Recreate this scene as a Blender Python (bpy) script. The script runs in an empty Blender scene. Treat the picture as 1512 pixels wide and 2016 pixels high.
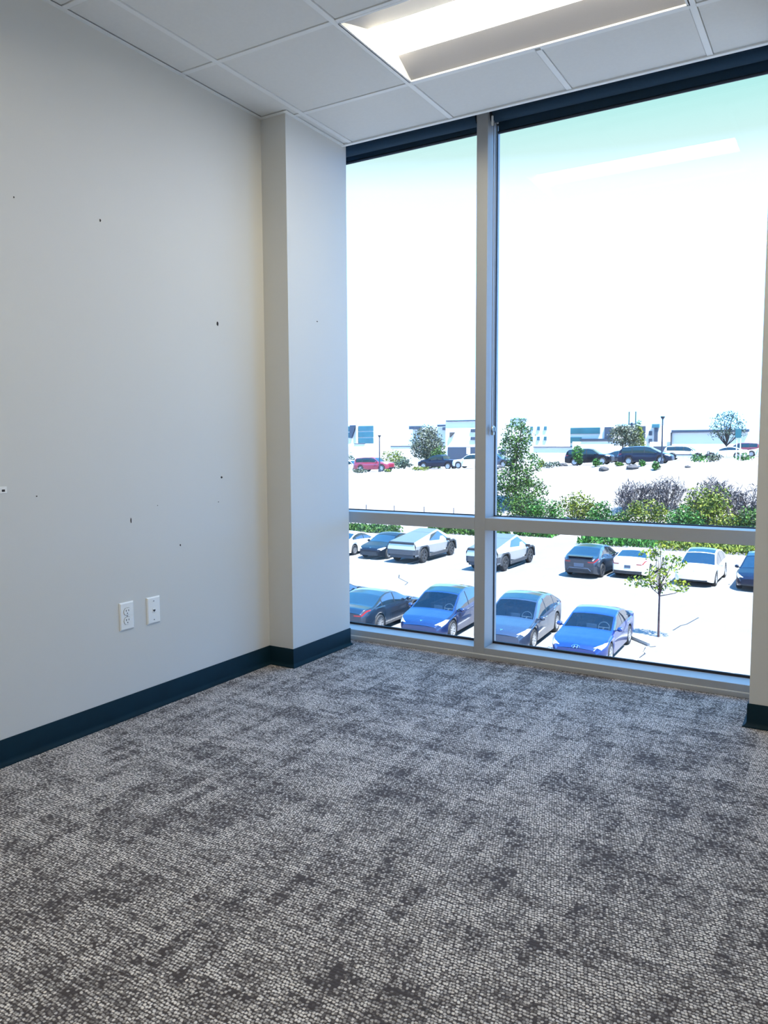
import bpy, math, random
import numpy as np
from mathutils import Vector, Matrix

random.seed(7)
SC = bpy.context.scene
COL = SC.collection
PI = math.pi
H = 2.75            # ceiling height
GZ = -5.9           # parking lot level below the office floor
YC, CW, YD, YF = 3.213, 0.154, 3.714, 3.844   # pilaster front, pilaster depth, ceiling edge, window frame front


# ------------------------------------------------------------------ materials
def new_mat(name):
    m = bpy.data.materials.new(name)
    m.use_nodes = True
    nt = m.node_tree
    return m, nt, nt.nodes['Principled BSDF']


def setv(b, **kw):
    names = dict(col='Base Color', rough='Roughness', metal='Metallic', spec='Specular IOR Level', coat='Coat Weight',
                 coatr='Coat Roughness', sheen='Sheen Weight', ior='IOR', em='Emission Color', ems='Emission Strength', alpha='Alpha')
    for k, v in kw.items():
        if k in ('col', 'em'):
            v = (*v, 1.0)
        b.inputs[names[k]].default_value = v


def N(nt, typ, **kw):
    n = nt.nodes.new(typ)
    for k, v in kw.items():
        setattr(n, k, v)
    return n


def math_node(nt, op, a, b=None, c=None, clamp=False):
    n = nt.nodes.new('ShaderNodeMath')
    n.operation = op
    n.use_clamp = clamp
    for i, x in enumerate((a, b, c)):
        if x is None:
            continue
        if isinstance(x, (int, float)):
            n.inputs[i].default_value = x
        else:
            nt.links.new(x, n.inputs[i])
    return n.outputs[0]


def noisy(name, col, var=0.06, scale=20.0, rough=0.6, bump=0.0, bscale=200.0, **kw):
    """A plain surface with a faint procedural mottling and optional fine bump."""
    m, nt, b = new_mat(name)
    setv(b, col=col, rough=rough, **kw)
    tc = N(nt, 'ShaderNodeTexCoord')
    nz = N(nt, 'ShaderNodeTexNoise')
    nz.inputs['Scale'].default_value = scale
    nz.inputs['Detail'].default_value = 3
    nt.links.new(tc.outputs['Object'], nz.inputs['Vector'])
    mx = N(nt, 'ShaderNodeMix', data_type='RGBA')
    mx.inputs[6].default_value = (*[c * (1 - var) for c in col], 1)
    mx.inputs[7].default_value = (*[min(1, c * (1 + var)) for c in col], 1)
    nt.links.new(nz.outputs['Fac'], mx.inputs[0])
    nt.links.new(mx.outputs[2], b.inputs['Base Color'])
    if bump:
        n2 = N(nt, 'ShaderNodeTexNoise')
        n2.inputs['Scale'].default_value = bscale
        nt.links.new(tc.outputs['Object'], n2.inputs['Vector'])
        bp = N(nt, 'ShaderNodeBump')
        bp.inputs['Strength'].default_value = bump
        bp.inputs['Distance'].default_value = 0.002
        nt.links.new(n2.outputs['Fac'], bp.inputs['Height'])
        nt.links.new(bp.outputs['Normal'], b.inputs['Normal'])
    return m


M = {}
M['wall'] = noisy('wall_paint', (0.69, 0.68, 0.645), 0.015, 3, 0.75, 0.12, 420)
M['tile'] = noisy('ceiling_tile', (0.77, 0.77, 0.755), 0.03, 60, 0.9, 0.25, 300)
M['tee'] = noisy('white_enamel', (0.84, 0.85, 0.85), 0.01, 5, 0.45)
M['perf'] = noisy('perforated_metal', (0.40, 0.39, 0.41), 0.03, 200, 0.6)
M['plastic'] = noisy('white_plastic', (0.90, 0.90, 0.88), 0.01, 5, 0.3)
M['slot'] = noisy('dark_slot', (0.02, 0.02, 0.022), 0.05, 50, 0.5)
M['screw'] = noisy('screw_metal', (0.35, 0.35, 0.36), 0.05, 50, 0.35, metal=0.8)
M['base'] = noisy('rubber_base', (0.002, 0.018, 0.030), 0.35, 9, 0.6, spec=0.15)
M['alu'] = noisy('anodised_aluminium', (0.40, 0.40, 0.40), 0.02, 40, 0.5, 0.05, 900, metal=0.1)
M['gasket'] = noisy('gasket', (0.012, 0.013, 0.018), 0.1, 90, 0.6)
M['caulk'] = noisy('caulk', (0.70, 0.69, 0.66), 0.05, 50, 0.6)
M['shade'] = noisy('blind_fabric', (0.012, 0.044, 0.082), 0.2, 300, 0.85)
M['shade_metal'] = noisy('blind_metal', (0.05, 0.06, 0.08), 0.1, 80, 0.35, metal=0.6)
M['bracket'] = noisy('blind_bracket', (0.03, 0.035, 0.05), 0.1, 80, 0.45)
M['chain'] = noisy('bead_chain', (0.45, 0.48, 0.52), 0.05, 50, 0.3, metal=0.6)
M['hole'] = noisy('hole', (0.03, 0.025, 0.025), 0.2, 500, 0.9)
M['patch'] = noisy('patch', (0.9, 0.89, 0.87), 0.05, 100, 0.9)

# car stuff
M['tyre'] = noisy('tyre_rubber', (0.012, 0.013, 0.016), 0.15, 60, 0.75)
M['rim'] = noisy('wheel_alloy', (0.42, 0.43, 0.45), 0.04, 30, 0.3, metal=0.7)
M['rimdark'] = noisy('wheel_dark', (0.05, 0.055, 0.065), 0.1, 30, 0.4, metal=0.5)
M['trim'] = noisy('black_trim', (0.010, 0.011, 0.014), 0.1, 40, 0.5)
M['clad'] = noisy('grey_cladding', (0.035, 0.04, 0.05), 0.1, 40, 0.65)
M['lamp'] = noisy('headlamp_lens', (0.55, 0.60, 0.66), 0.05, 30, 0.08, coat=1.0)
M['red'] = noisy('tail_lens', (0.20, 0.004, 0.01), 0.1, 30, 0.12, coat=1.0)
M['chrome'] = noisy('chrome', (0.75, 0.77, 0.8), 0.02, 30, 0.12, metal=1.0)
M['plate'] = noisy('licence_plate', (0.05, 0.07, 0.11), 0.1, 60, 0.4)
M['seat'] = noisy('car_upholstery', (0.03, 0.032, 0.04), 0.1, 30, 0.7)
M['screen'] = noisy('tablet_screen', (0.10, 0.14, 0.2), 0.05, 30, 0.1)
M['steel'] = noisy('stainless_panel', (0.42, 0.43, 0.44), 0.03, 4, 0.38, metal=0.55)
M['bedcover'] = noisy('bed_cover', (0.07, 0.09, 0.11), 0.1, 6, 0.3, coat=0.4)

_g, nt, b = new_mat('car_glass')
setv(b, col=(0.006, 0.012, 0.02), rough=0.04, spec=0.8, coat=0.5, coatr=0.03)
M['cglass'] = _g

_g, nt, b = new_mat('car_windscreen')          # tinted and partly see-through
setv(b, col=(0.006, 0.014, 0.03), rough=0.03, spec=0.8)
tr = N(nt, 'ShaderNodeBsdfTransparent')
tr.inputs[0].default_value = (0.72, 0.82, 0.86, 1)
mxs = N(nt, 'ShaderNodeMixShader')
mxs.inputs[0].default_value = 0.45
nt.links.new(tr.outputs[0], mxs.inputs[1])
nt.links.new(b.outputs[0], mxs.inputs[2])
nt.links.new(mxs.outputs[0], nt.nodes['Material Output'].inputs[0])
M['wglass'] = _g

_g, nt, b = new_mat('window_glass')
nt.nodes.remove(b)
tr = N(nt, 'ShaderNodeBsdfTransparent')
tr.inputs[0].default_value = (0.97, 0.985, 0.985, 1)
gl = N(nt, 'ShaderNodeBsdfGlossy')
gl.inputs['Roughness'].default_value = 0.0
lw = N(nt, 'ShaderNodeLayerWeight')
p5 = math_node(nt, 'POWER', lw.outputs['Facing'], 5.0)
fac = math_node(nt, 'MULTIPLY_ADD', p5, 0.6, 0.04)
mxs = N(nt, 'ShaderNodeMixShader')
nt.links.new(fac, mxs.inputs[0])
nt.links.new(tr.outputs[0], mxs.inputs[1])
nt.links.new(gl.outputs[0], mxs.inputs[2])
nt.links.new(mxs.outputs[0], nt.nodes['Material Output'].inputs[0])
M['glass'] = _g


def paint(name, col, metal=0.25, rough=0.32, coat=1.0, spec=0.5):
    return noisy(name, col, 0.04, 3, rough, metal=metal, coat=coat, coatr=0.04, spec=spec)


def emis(name, col, strength):
    m, nt, b = new_mat(name)
    setv(b, col=col, em=col, ems=strength, rough=0.5)
    return m


M['diffuser'] = emis('lamp_diffuser', (1.0, 0.92, 0.71), 25.0)

# ---- carpet: loop pile with light yarn tufts set in rows, in rectangular patches
_g, nt, b = new_mat('carpet')
L = nt.links
tc = N(nt, 'ShaderNodeTexCoord')
sp = N(nt, 'ShaderNodeSeparateXYZ')
L.new(tc.outputs['Object'], sp.inputs[0])
X, Y = sp.outputs[0], sp.outputs[1]


def combine(a, bb, c=0.0):
    n = N(nt, 'ShaderNodeCombineXYZ')
    for i, v in enumerate((a, bb, c)):
        if isinstance(v, (int, float)):
            n.inputs[i].default_value = v
        else:
            L.new(v, n.inputs[i])
    return n.outputs[0]


def white(vec):
    n = N(nt, 'ShaderNodeTexWhiteNoise', noise_dimensions='3D')
    L.new(vec, n.inputs['Vector'])
    return n.outputs['Value']


def noise(vec, scale, detail=2.0):
    n = N(nt, 'ShaderNodeTexNoise')
    n.inputs['Scale'].default_value = scale
    n.inputs['Detail'].default_value = detail
    L.new(vec, n.inputs['Vector'])
    return n.outputs['Fac']


wob = math_node(nt, 'MULTIPLY', math_node(nt, 'SUBTRACT', noise(tc.outputs['Object'], 60.0), 0.5), 0.009)
V = math_node(nt, 'DIVIDE', math_node(nt, 'ADD', Y, wob), 0.0088)
row = math_node(nt, 'FLOOR', V)
U = math_node(nt, 'ADD', math_node(nt, 'DIVIDE', math_node(nt, 'SUBTRACT', X, wob), 0.0078), math_node(nt, 'MULTIPLY', row, 0.37))
cu = math_node(nt, 'FLOOR', U)
jit = math_node(nt, 'MULTIPLY', math_node(nt, 'SUBTRACT', white(combine(cu, row, 5.0)), 0.5), 0.35)
jit2 = math_node(nt, 'MULTIPLY', math_node(nt, 'SUBTRACT', white(combine(cu, row, 9.0)), 0.5), 0.45)
fu = math_node(nt, 'ABSOLUTE', math_node(nt, 'ADD', math_node(nt, 'SUBTRACT', math_node(nt, 'FRACT', U), 0.5), jit))
fv = math_node(nt, 'ABSOLUTE', math_node(nt, 'ADD', math_node(nt, 'SUBTRACT', math_node(nt, 'FRACT', V), 0.5), jit2))
rr = math_node(nt, 'SQRT', math_node(nt, 'ADD', math_node(nt, 'MULTIPLY', math_node(nt, 'MULTIPLY', fu, fu), 0.7), math_node(nt, 'MULTIPLY', fv, fv)))
tuft = math_node(nt, 'SMOOTH_MIN', 1.0, math_node(nt, 'MULTIPLY_ADD', rr, -4.2, 2.1), 0.1, True)
tuft = math_node(nt, 'MAXIMUM', tuft, 0.0)


def blocks(w, h, seed, along_x=True):
    a, b2, p, q = (X, Y, w, h) if along_x else (Y, X, h, w)
    r = math_node(nt, 'FLOOR', math_node(nt, 'DIVIDE', b2, q))
    sh = math_node(nt, 'MULTIPLY', white(combine(r, seed, 3.3)), 7.0)
    c = math_node(nt, 'FLOOR', math_node(nt, 'ADD', math_node(nt, 'DIVIDE', a, p), sh))
    return math_node(nt, 'SUBTRACT', white(combine(c, r, seed)), 0.5)


b1 = blocks(0.13, 0.028, 1.3)
b2 = blocks(0.042, 0.17, 4.7, False)
b3 = blocks(0.22, 0.09, 8.1)
lowf = math_node(nt, 'SUBTRACT', noise(tc.outputs['Object'], 5.0, 3.0), 0.5)
dens = math_node(nt, 'ADD', math_node(nt, 'ADD', math_node(nt, 'MULTIPLY', b1, 0.42), math_node(nt, 'MULTIPLY', b2, 0.50)),
                 math_node(nt, 'ADD', math_node(nt, 'MULTIPLY', b3, 0.30), math_node(nt, 'MULTIPLY', lowf, 0.45)))
dens = math_node(nt, 'MULTIPLY_ADD', dens, 1.15, 0.54, True)
cell = white(combine(cu, row, 2.0))
amp = math_node(nt, 'MULTIPLY_ADD', math_node(nt, 'SUBTRACT', dens, cell), 0.85, 0.50, True)
light = math_node(nt, 'MULTIPLY', tuft, amp)
mx = N(nt, 'ShaderNodeMix', data_type='RGBA')
mx.inputs[6].default_value = (0.062, 0.048, 0.046, 1)
mx.inputs[7].default_value = (0.88, 0.81, 0.765, 1)
L.new(light, mx.inputs[0])
# carpet tile joints
sx = math_node(nt, 'ABSOLUTE', math_node(nt, 'SUBTRACT', math_node(nt, 'FRACT', math_node(nt, 'DIVIDE', math_node(nt, 'ADD', X, 0.21), 0.597)), 0.5))
sy = math_node(nt, 'ABSOLUTE', math_node(nt, 'SUBTRACT', math_node(nt, 'FRACT', math_node(nt, 'DIVIDE', math_node(nt, 'ADD', Y, 0.08), 0.597)), 0.5))
seam = math_node(nt, 'LESS_THAN', math_node(nt, 'MINIMUM', sx, sy), 0.0025)
mx2 = N(nt, 'ShaderNodeMix', data_type='RGBA')
L.new(math_node(nt, 'MULTIPLY', seam, 0.55), mx2.inputs[0])
L.new(mx.outputs[2], mx2.inputs[6])
mx2.inputs[7].default_value = (0.035, 0.03, 0.03, 1)
L.new(mx2.outputs[2], b.inputs['Base Color'])
setv(b, rough=0.85, spec=0.25, sheen=0.15)
bp = N(nt, 'ShaderNodeBump')
bp.inputs['Strength'].default_value = 0.5
bp.inputs['Distance'].default_value = 0.003
L.new(math_node(nt, 'MULTIPLY', tuft, math_node(nt, 'MULTIPLY_ADD', amp, 0.7, 0.3)), bp.inputs['Height'])
L.new(bp.outputs['Normal'], b.inputs['Normal'])
M['carpet'] = _g

# outdoor
M['asphalt'] = noisy('sun_bleached_asphalt', (0.17, 0.168, 0.165), 0.10, 0.8, 0.9, 0.2, 60)
M['line'] = noisy('road_paint', (0.75, 0.75, 0.74), 0.06, 8, 0.7)
M['soil'] = noisy('dry_soil', (0.24, 0.225, 0.21), 0.10, 0.5, 0.95)
M['concrete'] = noisy('concrete', (0.42, 0.42, 0.41), 0.08, 6, 0.85)
M['stone'] = noisy('dark_rock', (0.06, 0.06, 0.065), 0.3, 6, 0.9)
M['bwall'] = noisy('pale_cladding', (0.62, 0.61, 0.59), 0.02, 0.5, 0.8)
M['bdark'] = noisy('dark_cladding', (0.03, 0.045, 0.075), 0.1, 0.5, 0.5)
M['bglass'] = noisy('teal_glazing', (0.02, 0.10, 0.13), 0.35, 0.6, 0.15, coat=0.3)
M['post'] = noisy('dark_post', (0.015, 0.02, 0.035), 0.1, 5, 0.5)
M['white_post'] = noisy('white_post', (0.7, 0.7, 0.7), 0.03, 5, 0.5)
M['sign_white'] = noisy('sign_white', (0.7, 0.7, 0.7), 0.02, 5, 0.4)
M['sign_teal'] = noisy('sign_teal', (0.01, 0.10, 0.12), 0.05, 5, 0.4)
M['bark'] = noisy('bark', (0.035, 0.03, 0.03), 0.3, 12, 0.9)
M['bark_red'] = noisy('young_bark', (0.045, 0.02, 0.025), 0.3, 12, 0.9)


def leafmat(name, a, c, scale=2.5):
    m, nt, b = new_mat(name)
    tc = N(nt, 'ShaderNodeTexCoord')
    nz = N(nt, 'ShaderNodeTexNoise')
    nz.inputs['Scale'].default_value = scale
    nz.inputs['Detail'].default_value = 5
    nt.links.new(tc.outputs['Object'], nz.inputs['Vector'])
    rp = N(nt, 'ShaderNodeValToRGB')
    rp.color_ramp.elements[0].position = 0.36
    rp.color_ramp.elements[1].position = 0.64
    rp.color_ramp.elements[0].color = (*a, 1)
    rp.color_ramp.elements[1].color = (*c, 1)
    nt.links.new(nz.outputs['Fac'], rp.inputs[0])
    nt.links.new(rp.outputs[0], b.inputs['Base Color'])
    setv(b, rough=0.6, spec=0.3)
    return m


M['leaf_olive'] = leafmat('olive_leaves', (0.02, 0.032, 0.02), (0.11, 0.13, 0.085))
M['leaf_green'] = leafmat('green_leaves', (0.007, 0.03, 0.008), (0.06, 0.14, 0.014))
M['leaf_lime'] = leafmat('lime_leaves', (0.02, 0.055, 0.005), (0.17, 0.2, 0.016))
M['leaf_bright'] = leafmat('bright_green_leaves', (0.006, 0.04, 0.006), (0.045, 0.17, 0.02))
M['leaf_young'] = leafmat('young_lime_leaves', (.05, .11, .008), (.22, .25, .012))
M['leaf_grey'] = leafmat('grey_twigs', (0.025, 0.0225, 0.0275), (0.095, 0.085, 0.095))
M['leaf_sea'] = leafmat('blue_green_leaves', (0.01, 0.03, 0.025), (0.06, 0.095, 0.065))


# ------------------------------------------------------------------ mesh builder
class MB:
    def __init__(s):
        s.v, s.f, s.m, s.cur = [], [], [], 0

    def add(s, vs, fs):
        n = len(s.v)
        s.v += [tuple(float(c) for c in v) for v in vs]
        s.f += [tuple(i + n for i in f) for f in fs]
        s.m += [s.cur] * len(fs)
        return s

    def box(s, x0, x1, y0, y1, z0, z1, b=0.0):
        if b <= 0:
            vs = [(x, y, z) for z in (z0, z1) for y in (y0, y1) for x in (x0, x1)]
            return s.add(vs, [(0, 2, 3, 1), (4, 5, 7, 6), (0, 1, 5, 4), (2, 6, 7, 3), (0, 4, 6, 2), (1, 3, 7, 5)])
        # chamfered box
        vs, idx = [], {}
        for ix, x in enumerate((x0, x1)):
            for iy, y in enumerate((y0, y1)):
                for iz, z in enumerate((z0, z1)):
                    sx, sy, sz = (1 - 2 * ix), (1 - 2 * iy), (1 - 2 * iz)
                    for a in range(3):
                        p = [x + sx * b, y + sy * b, z + sz * b]
                        p[a] = (x, y, z)[a]
                        idx[(ix, iy, iz, a)] = len(vs)
                        vs.append(p)
        fs = []
        for a in range(3):
            o = [k for k in range(3) if k != a]
            for q in (0, 1):
                loop = []
                for (u, w) in ((0, 0), (1, 0), (1, 1), (0, 1)):
                    key = [0, 0, 0]
                    key[a], key[o[0]], key[o[1]] = q, u, w
                    loop.append(idx[(*key, a)])
                if (q == 0) == (a != 1):
                    loop.reverse()
                fs.append(tuple(loop))
        for a in range(3):                       # edges along axis a
            o = [k for k in range(3) if k != a]
            for u in (0, 1):
                for w in (0, 1):
                    k0, k1 = [0, 0, 0], [0, 0, 0]
                    k0[a], k1[a] = 0, 1
                    k0[o[0]] = k1[o[0]] = u
                    k0[o[1]] = k1[o[1]] = w
                    fs.append((idx[(*k0, o[0])], idx[(*k1, o[0])], idx[(*k1, o[1])], idx[(*k0, o[1])]))
        for ix in (0, 1):
            for iy in (0, 1):
                for iz in (0, 1):
                    fs.append(tuple(idx[(ix, iy, iz, a)] for a in range(3)))
        return s.add(vs, fs)

    def tube(s, pts, r, n=8, cap=True):
        pts = [Vector(p) for p in pts]
        rs = r if isinstance(r, (list, tuple)) else [r] * len(pts)
        rings = []
        for i, p in enumerate(pts):
            d = (pts[min(i + 1, len(pts) - 1)] - pts[max(i - 1, 0)]).normalized()
            a = d.orthogonal().normalized() if i == 0 else (a - d * a.dot(d)).normalized()
            c = d.cross(a)
            rings.append([p + (a * math.cos(2 * PI * k / n) + c * math.sin(2 * PI * k / n)) * rs[i] for k in range(n)])
        vs = [v for ring in rings for v in ring]
        fs = [(i * n + k, i * n + (k + 1) % n, (i + 1) * n + (k + 1) % n, (i + 1) * n + k) for i in range(len(pts) - 1) for k in range(n)]
        if cap:
            fs += [tuple(range(n - 1, -1, -1)), tuple(range((len(pts) - 1) * n, len(pts) * n))]
        return s.add(vs, fs)

    def lathe(s, prof, c=(0, 0, 0), axis='z', n=24):
        """prof: (r, h) pairs turned about an axis through c."""
        vs, fs = [], []
        for (r, h) in prof:
            for k in range(n):
                a = 2 * PI * k / n
                u, w = r * math.cos(a), r * math.sin(a)
                p = {'z': (u, w, h), 'y': (u, h, w), 'x': (h, u, w)}[axis]
                vs.append((p[0] + c[0], p[1] + c[1], p[2] + c[2]))
        for i in range(len(prof) - 1):
            for k in range(n):
                fs.append((i * n + k, i * n + (k + 1) % n, (i + 1) * n + (k + 1) % n, (i + 1) * n + k))
        return s.add(vs, fs)

    def prism(s, poly, a0, a1, axis):
        """poly of 2-D points pushed along an axis from a0 to a1 (x: (y,z), y: (x,z), z: (x,y))."""
        n = len(poly)

        def P(q, a):
            return {'x': (a, q[0], q[1]), 'y': (q[0], a, q[1]), 'z': (q[0], q[1], a)}[axis]
        vs = [P(q, a0) for q in poly] + [P(q, a1) for q in poly]
        fs = [(i, (i + 1) % n, (i + 1) % n + n, i + n) for i in range(n)] + [tuple(range(n - 1, -1, -1)), tuple(range(n, 2 * n))]
        return s.add(vs, fs)

    def sweep(s, path, prof):
        """prof (offset to the right-hand side of the path, z) swept along a plan polyline with mitred corners."""
        m = len(prof)
        vs, fs = [], []
        for i, p in enumerate(path):
            p = Vector(p)
            nr = []
            for a, b2 in ((i - 1, i), (i, i + 1)):
                if a >= 0 and b2 < len(path):
                    d = (Vector(path[b2]) - Vector(path[a])).normalized()
                    nr.append(Vector((d.y, -d.x)))
            k = nr[0] if len(nr) == 1 else (nr[0] + nr[1]) / (1 + nr[0].dot(nr[1]))
            vs += [(p.x + k.x * o, p.y + k.y * o, z) for o, z in prof]
        for i in range(len(path) - 1):
            for j in range(m):
                fs.append((i * m + j, i * m + (j + 1) % m, (i + 1) * m + (j + 1) % m, (i + 1) * m + j))
        fs += [tuple(range(m)), tuple(range((len(path) - 1) * m, len(path) * m))]
        return s.add(vs, fs)

    def build(s, name, mats, parent=None, smooth=None, loc=None, fix=True, kind=None):
        me = bpy.data.meshes.new(name)
        me.from_pydata(s.v, [], s.f)
        for mt in (mats if isinstance(mats, (list, tuple)) else [mats]):
            me.materials.append(mt)
        if max(s.m, default=0):
            me.polygons.foreach_set('material_index', s.m)
        if fix:
            import bmesh
            bm = bmesh.new()
            bm.from_mesh(me)
            bmesh.ops.recalc_face_normals(bm, faces=bm.faces)
            bm.to_mesh(me)
            bm.free()
        if smooth is not None:
            me.shade_smooth()
            me.set_sharp_from_angle(angle=math.radians(smooth))
        me.update()
        o = bpy.data.objects.new(name, me)
        COL.objects.link(o)
        if parent:
            o.parent = parent
        if loc:
            o.location = loc
        if kind:
            o['kind'] = kind
        return o


def tag(o, label, cat=None, group=None, kind=None):
    o['label'] = label
    if cat:
        o['category'] = cat
    if group:
        o['group'] = group
    if kind:
        o['kind'] = kind
    return o


def thing(name, label, cat, loc=(0, 0, 0), rz=0.0, group=None):
    o = bpy.data.objects.new(name, None)
    COL.objects.link(o)
    o.location = loc
    o.rotation_euler = (0, 0, rz)
    return tag(o, label, cat, group)


def struct_root(name, label, cat):
    o = thing(name, label, cat)
    o['kind'] = 'structure'
    return o


# ------------------------------------------------------------------ the room
XR, YB = 3.35, -1.0         # right and rear wall, out of the picture
tag(MB().box(-0.2, XR + 0.2, YB - 0.2, YF + 0.16, -0.22, 0.0).build('floor', M['carpet'], kind='structure'),
    'patterned brown and pale grey loop pile carpet covering the office floor', 'carpet')
wl = MB().box(-0.2, 0.0, YB - 0.2, YD + 0.03, -0.2, H + 0.5).build('wall_left', M['wall'], kind='structure')
tag(wl, 'plain off-white painted wall on the left with a few nail holes', 'wall')
wp = MB().box(0.0, CW, YC, YD + 0.03, 0, H + 0.5).build('wall_corner', M['wall'], kind='structure')
tag(wp, 'narrow painted pilaster boxed out between the left wall and the window', 'wall')
wr = MB().box(2.264, XR + 0.1, 3.472, YD + 0.03, 0, H + 0.5).build('wall_column', M['wall'], kind='structure')
tag(wr, 'painted wall pier at the right edge beside the window', 'wall')
tag(MB().box(XR, XR + 0.2, YB - 0.2, YF + 0.16, -0.2, H + 0.5).build('wall_right', M['wall'], kind='structure'), 'painted right hand wall of the office out of view', 'wall')
tag(MB().box(-0.2, XR + 0.2, YB - 0.2, YB, -0.2, H + 0.5).build('wall_rear', M['wall'], kind='structure'), 'painted rear wall of the office out of view', 'wall')
tag(MB().box(-0.2, XR + 0.2, YF + 0.02, YF + 0.16, H + 0.13, H + 0.5).build('wall_header', M['shade'], kind='structure'), 'dark header above the window hidden by the roller blinds', 'wall')
tag(MB().box(-0.2, XR + 0.2, YF + 0.05, YF + 0.3, -5.9, -0.225).build('wall_facade', M['bwall'], kind='structure'), 'outer face of the building below the office window', 'wall')

# nail holes and scuffs on the left wall
marks = [(2.872, 1.713, .0075, .011), (2.876, .991, .0065, .006), (2.323, .832, .003, .012), (2.22, 2.028, .004, .006), (2.851, .875, .004, .002),
         (2.598, .697, .0035, .006), (1.851, 2.02, .003, .004), (1.889, .96, .003, .003), (2.471, .885, .002, .002)]
for (y, z, a, c) in marks:
    mb = MB()
    k = 10
    ring = [(0.0008, y + a * math.cos(2 * PI * i / k) * random.uniform(.7, 1.1), z + c * math.sin(2 * PI * i / k) * random.uniform(.7, 1.1)) for i in range(k)]
    mb.add([(0.0012, y, z)] + ring + [(0.0, p[1], p[2]) for p in ring],
           [(0, 1 + i, 1 + (i + 1) % k) for i in range(k)] + [(1 + i, 1 + k + i, 1 + k + (i + 1) % k, 1 + (i + 1) % k) for i in range(k)])
    mb.build('nail_hole', M['hole'], wl)
pt = MB().box(0.0, 0.0015, 1.745, 1.772, 0.978, 1.002, 0.0006).build('filler_patch', M['patch'], wl)
MB().box(0.0014, 0.0022, 1.752, 1.764, 0.984, 0.992, 0.0003).build('nail_hole', M['hole'], pt)
MB().box(CW, CW + 0.0012, 3.453, 3.463, 1.784, 1.789, 0.0004).build('nail_hole', M['hole'], wp)

# baseboards: rubber cove base with a flared toe
bp_ = [(0, 0), (.021, 0), (.021, .0035), (.0125, .0085), (.008, .014), (.006, .021), (.006, .092), (.004, .095), (0, .095)]
bl = MB().sweep([(0, YB), (0, YC), (CW, YC), (CW, YD + .03)], [(o, z) for o, z in bp_]).build('baseboard_left', M['base'], kind='structure', smooth=40)
tag(bl, 'dark teal rubber cove baseboard along the left wall and around the pilaster', 'baseboard')
br_ = MB().sweep([(2.264, YD + .03), (2.264, 3.472), (XR, 3.472)], [(o, z) for o, z in bp_]).build('baseboard_right', M['base'], kind='structure', smooth=40)
tag(br_, 'short dark rubber baseboard on the pier at the right edge', 'baseboard')

# ------------------------------------------------------------------ ceiling: lay-in tiles on a white grid
MOD = 0.597
gx = [0.812 + MOD * k for k in range(-1, 5)]          # .215 .812 1.409 2.006 2.603 3.2
gy = [3.27 - MOD * k for k in range(0, 8)][::-1]
xs = [0.0] + gx + [XR]
ys = [YB] + [y for y in gy if y > YB + .05] + [YD]
ceil = struct_root('ceiling', 'suspended ceiling of square white acoustic tiles in a white metal grid', 'ceiling')
TW = 0.012
for i in range(len(xs) - 1):
    for j in range(len(ys) - 1):
        x0, x1, y0, y1 = xs[i], xs[i + 1], ys[j], ys[j + 1]
        if (abs(y0 - 2.673) < .02 or abs(y0 - .285) < .02) and .8 < x0 < 1.9:
            continue                                   # the light fitting takes these two places
        e = 0.0135
        mb = MB().box(x0 + (e if i else 0.02), x1 - e, y0 + e, y1 - (e if j < len(ys) - 2 else .012), H + .0035, H + .02, 0.0025)
        mb.box(x0, x1, y0, y1, H + .02, H + .03)
        mb.build('tile', M['tile'], ceil)
for x in gx:
    for (ya, yb) in (((YB, .285 - TW), (.882 + TW, 2.673 - TW), (3.27 + TW, YD)) if abs(x - 1.409) < .01 else ((YB, YD),)):
        MB().box(x - TW, x + TW, ya, yb, H, H + .03, 0.001).build('tee', M['tee'], ceil)
for y in ys[1:-1]:
    for k in range(len(xs) - 1):
        if abs(y - 2.97) < .1:
            continue
        MB().box(xs[k] + (TW if k else 0), xs[k + 1] - (TW if k < len(xs) - 2 else 0), y - TW, y + TW, H + .0005, H + .03, 0.001).build('cross_tee', M['tee'], ceil)
tag(MB().box(-0.25, XR + .25, YB - .25, YF + .2, H + .49, H + .62).build('ceiling_slab', M['tile'], kind='structure'), 'structural slab above the suspended tiles', 'slab')
wa = [(0, H - .002), (.022, H - .002), (.022, H + .0002), (.001, H + .0002), (.001, H + .02), (0, H + .02)]
MB().sweep([(0, YB), (0, YC), (CW, YC), (CW, YD - .012)], [(o, z) for o, z in wa]).build('wall_angle', M['tee'], ceil)
MB().sweep([(2.264, YD - .012), (2.264, 3.472), (XR, 3.472)], [(o, z) for o, z in wa]).build('wall_angle', M['tee'], ceil)
MB().box(CW - .003, 2.267, YD - .022, YD, H - .004, H + .09, 0.001).build('edge_trim', M['tee'], ceil)

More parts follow.
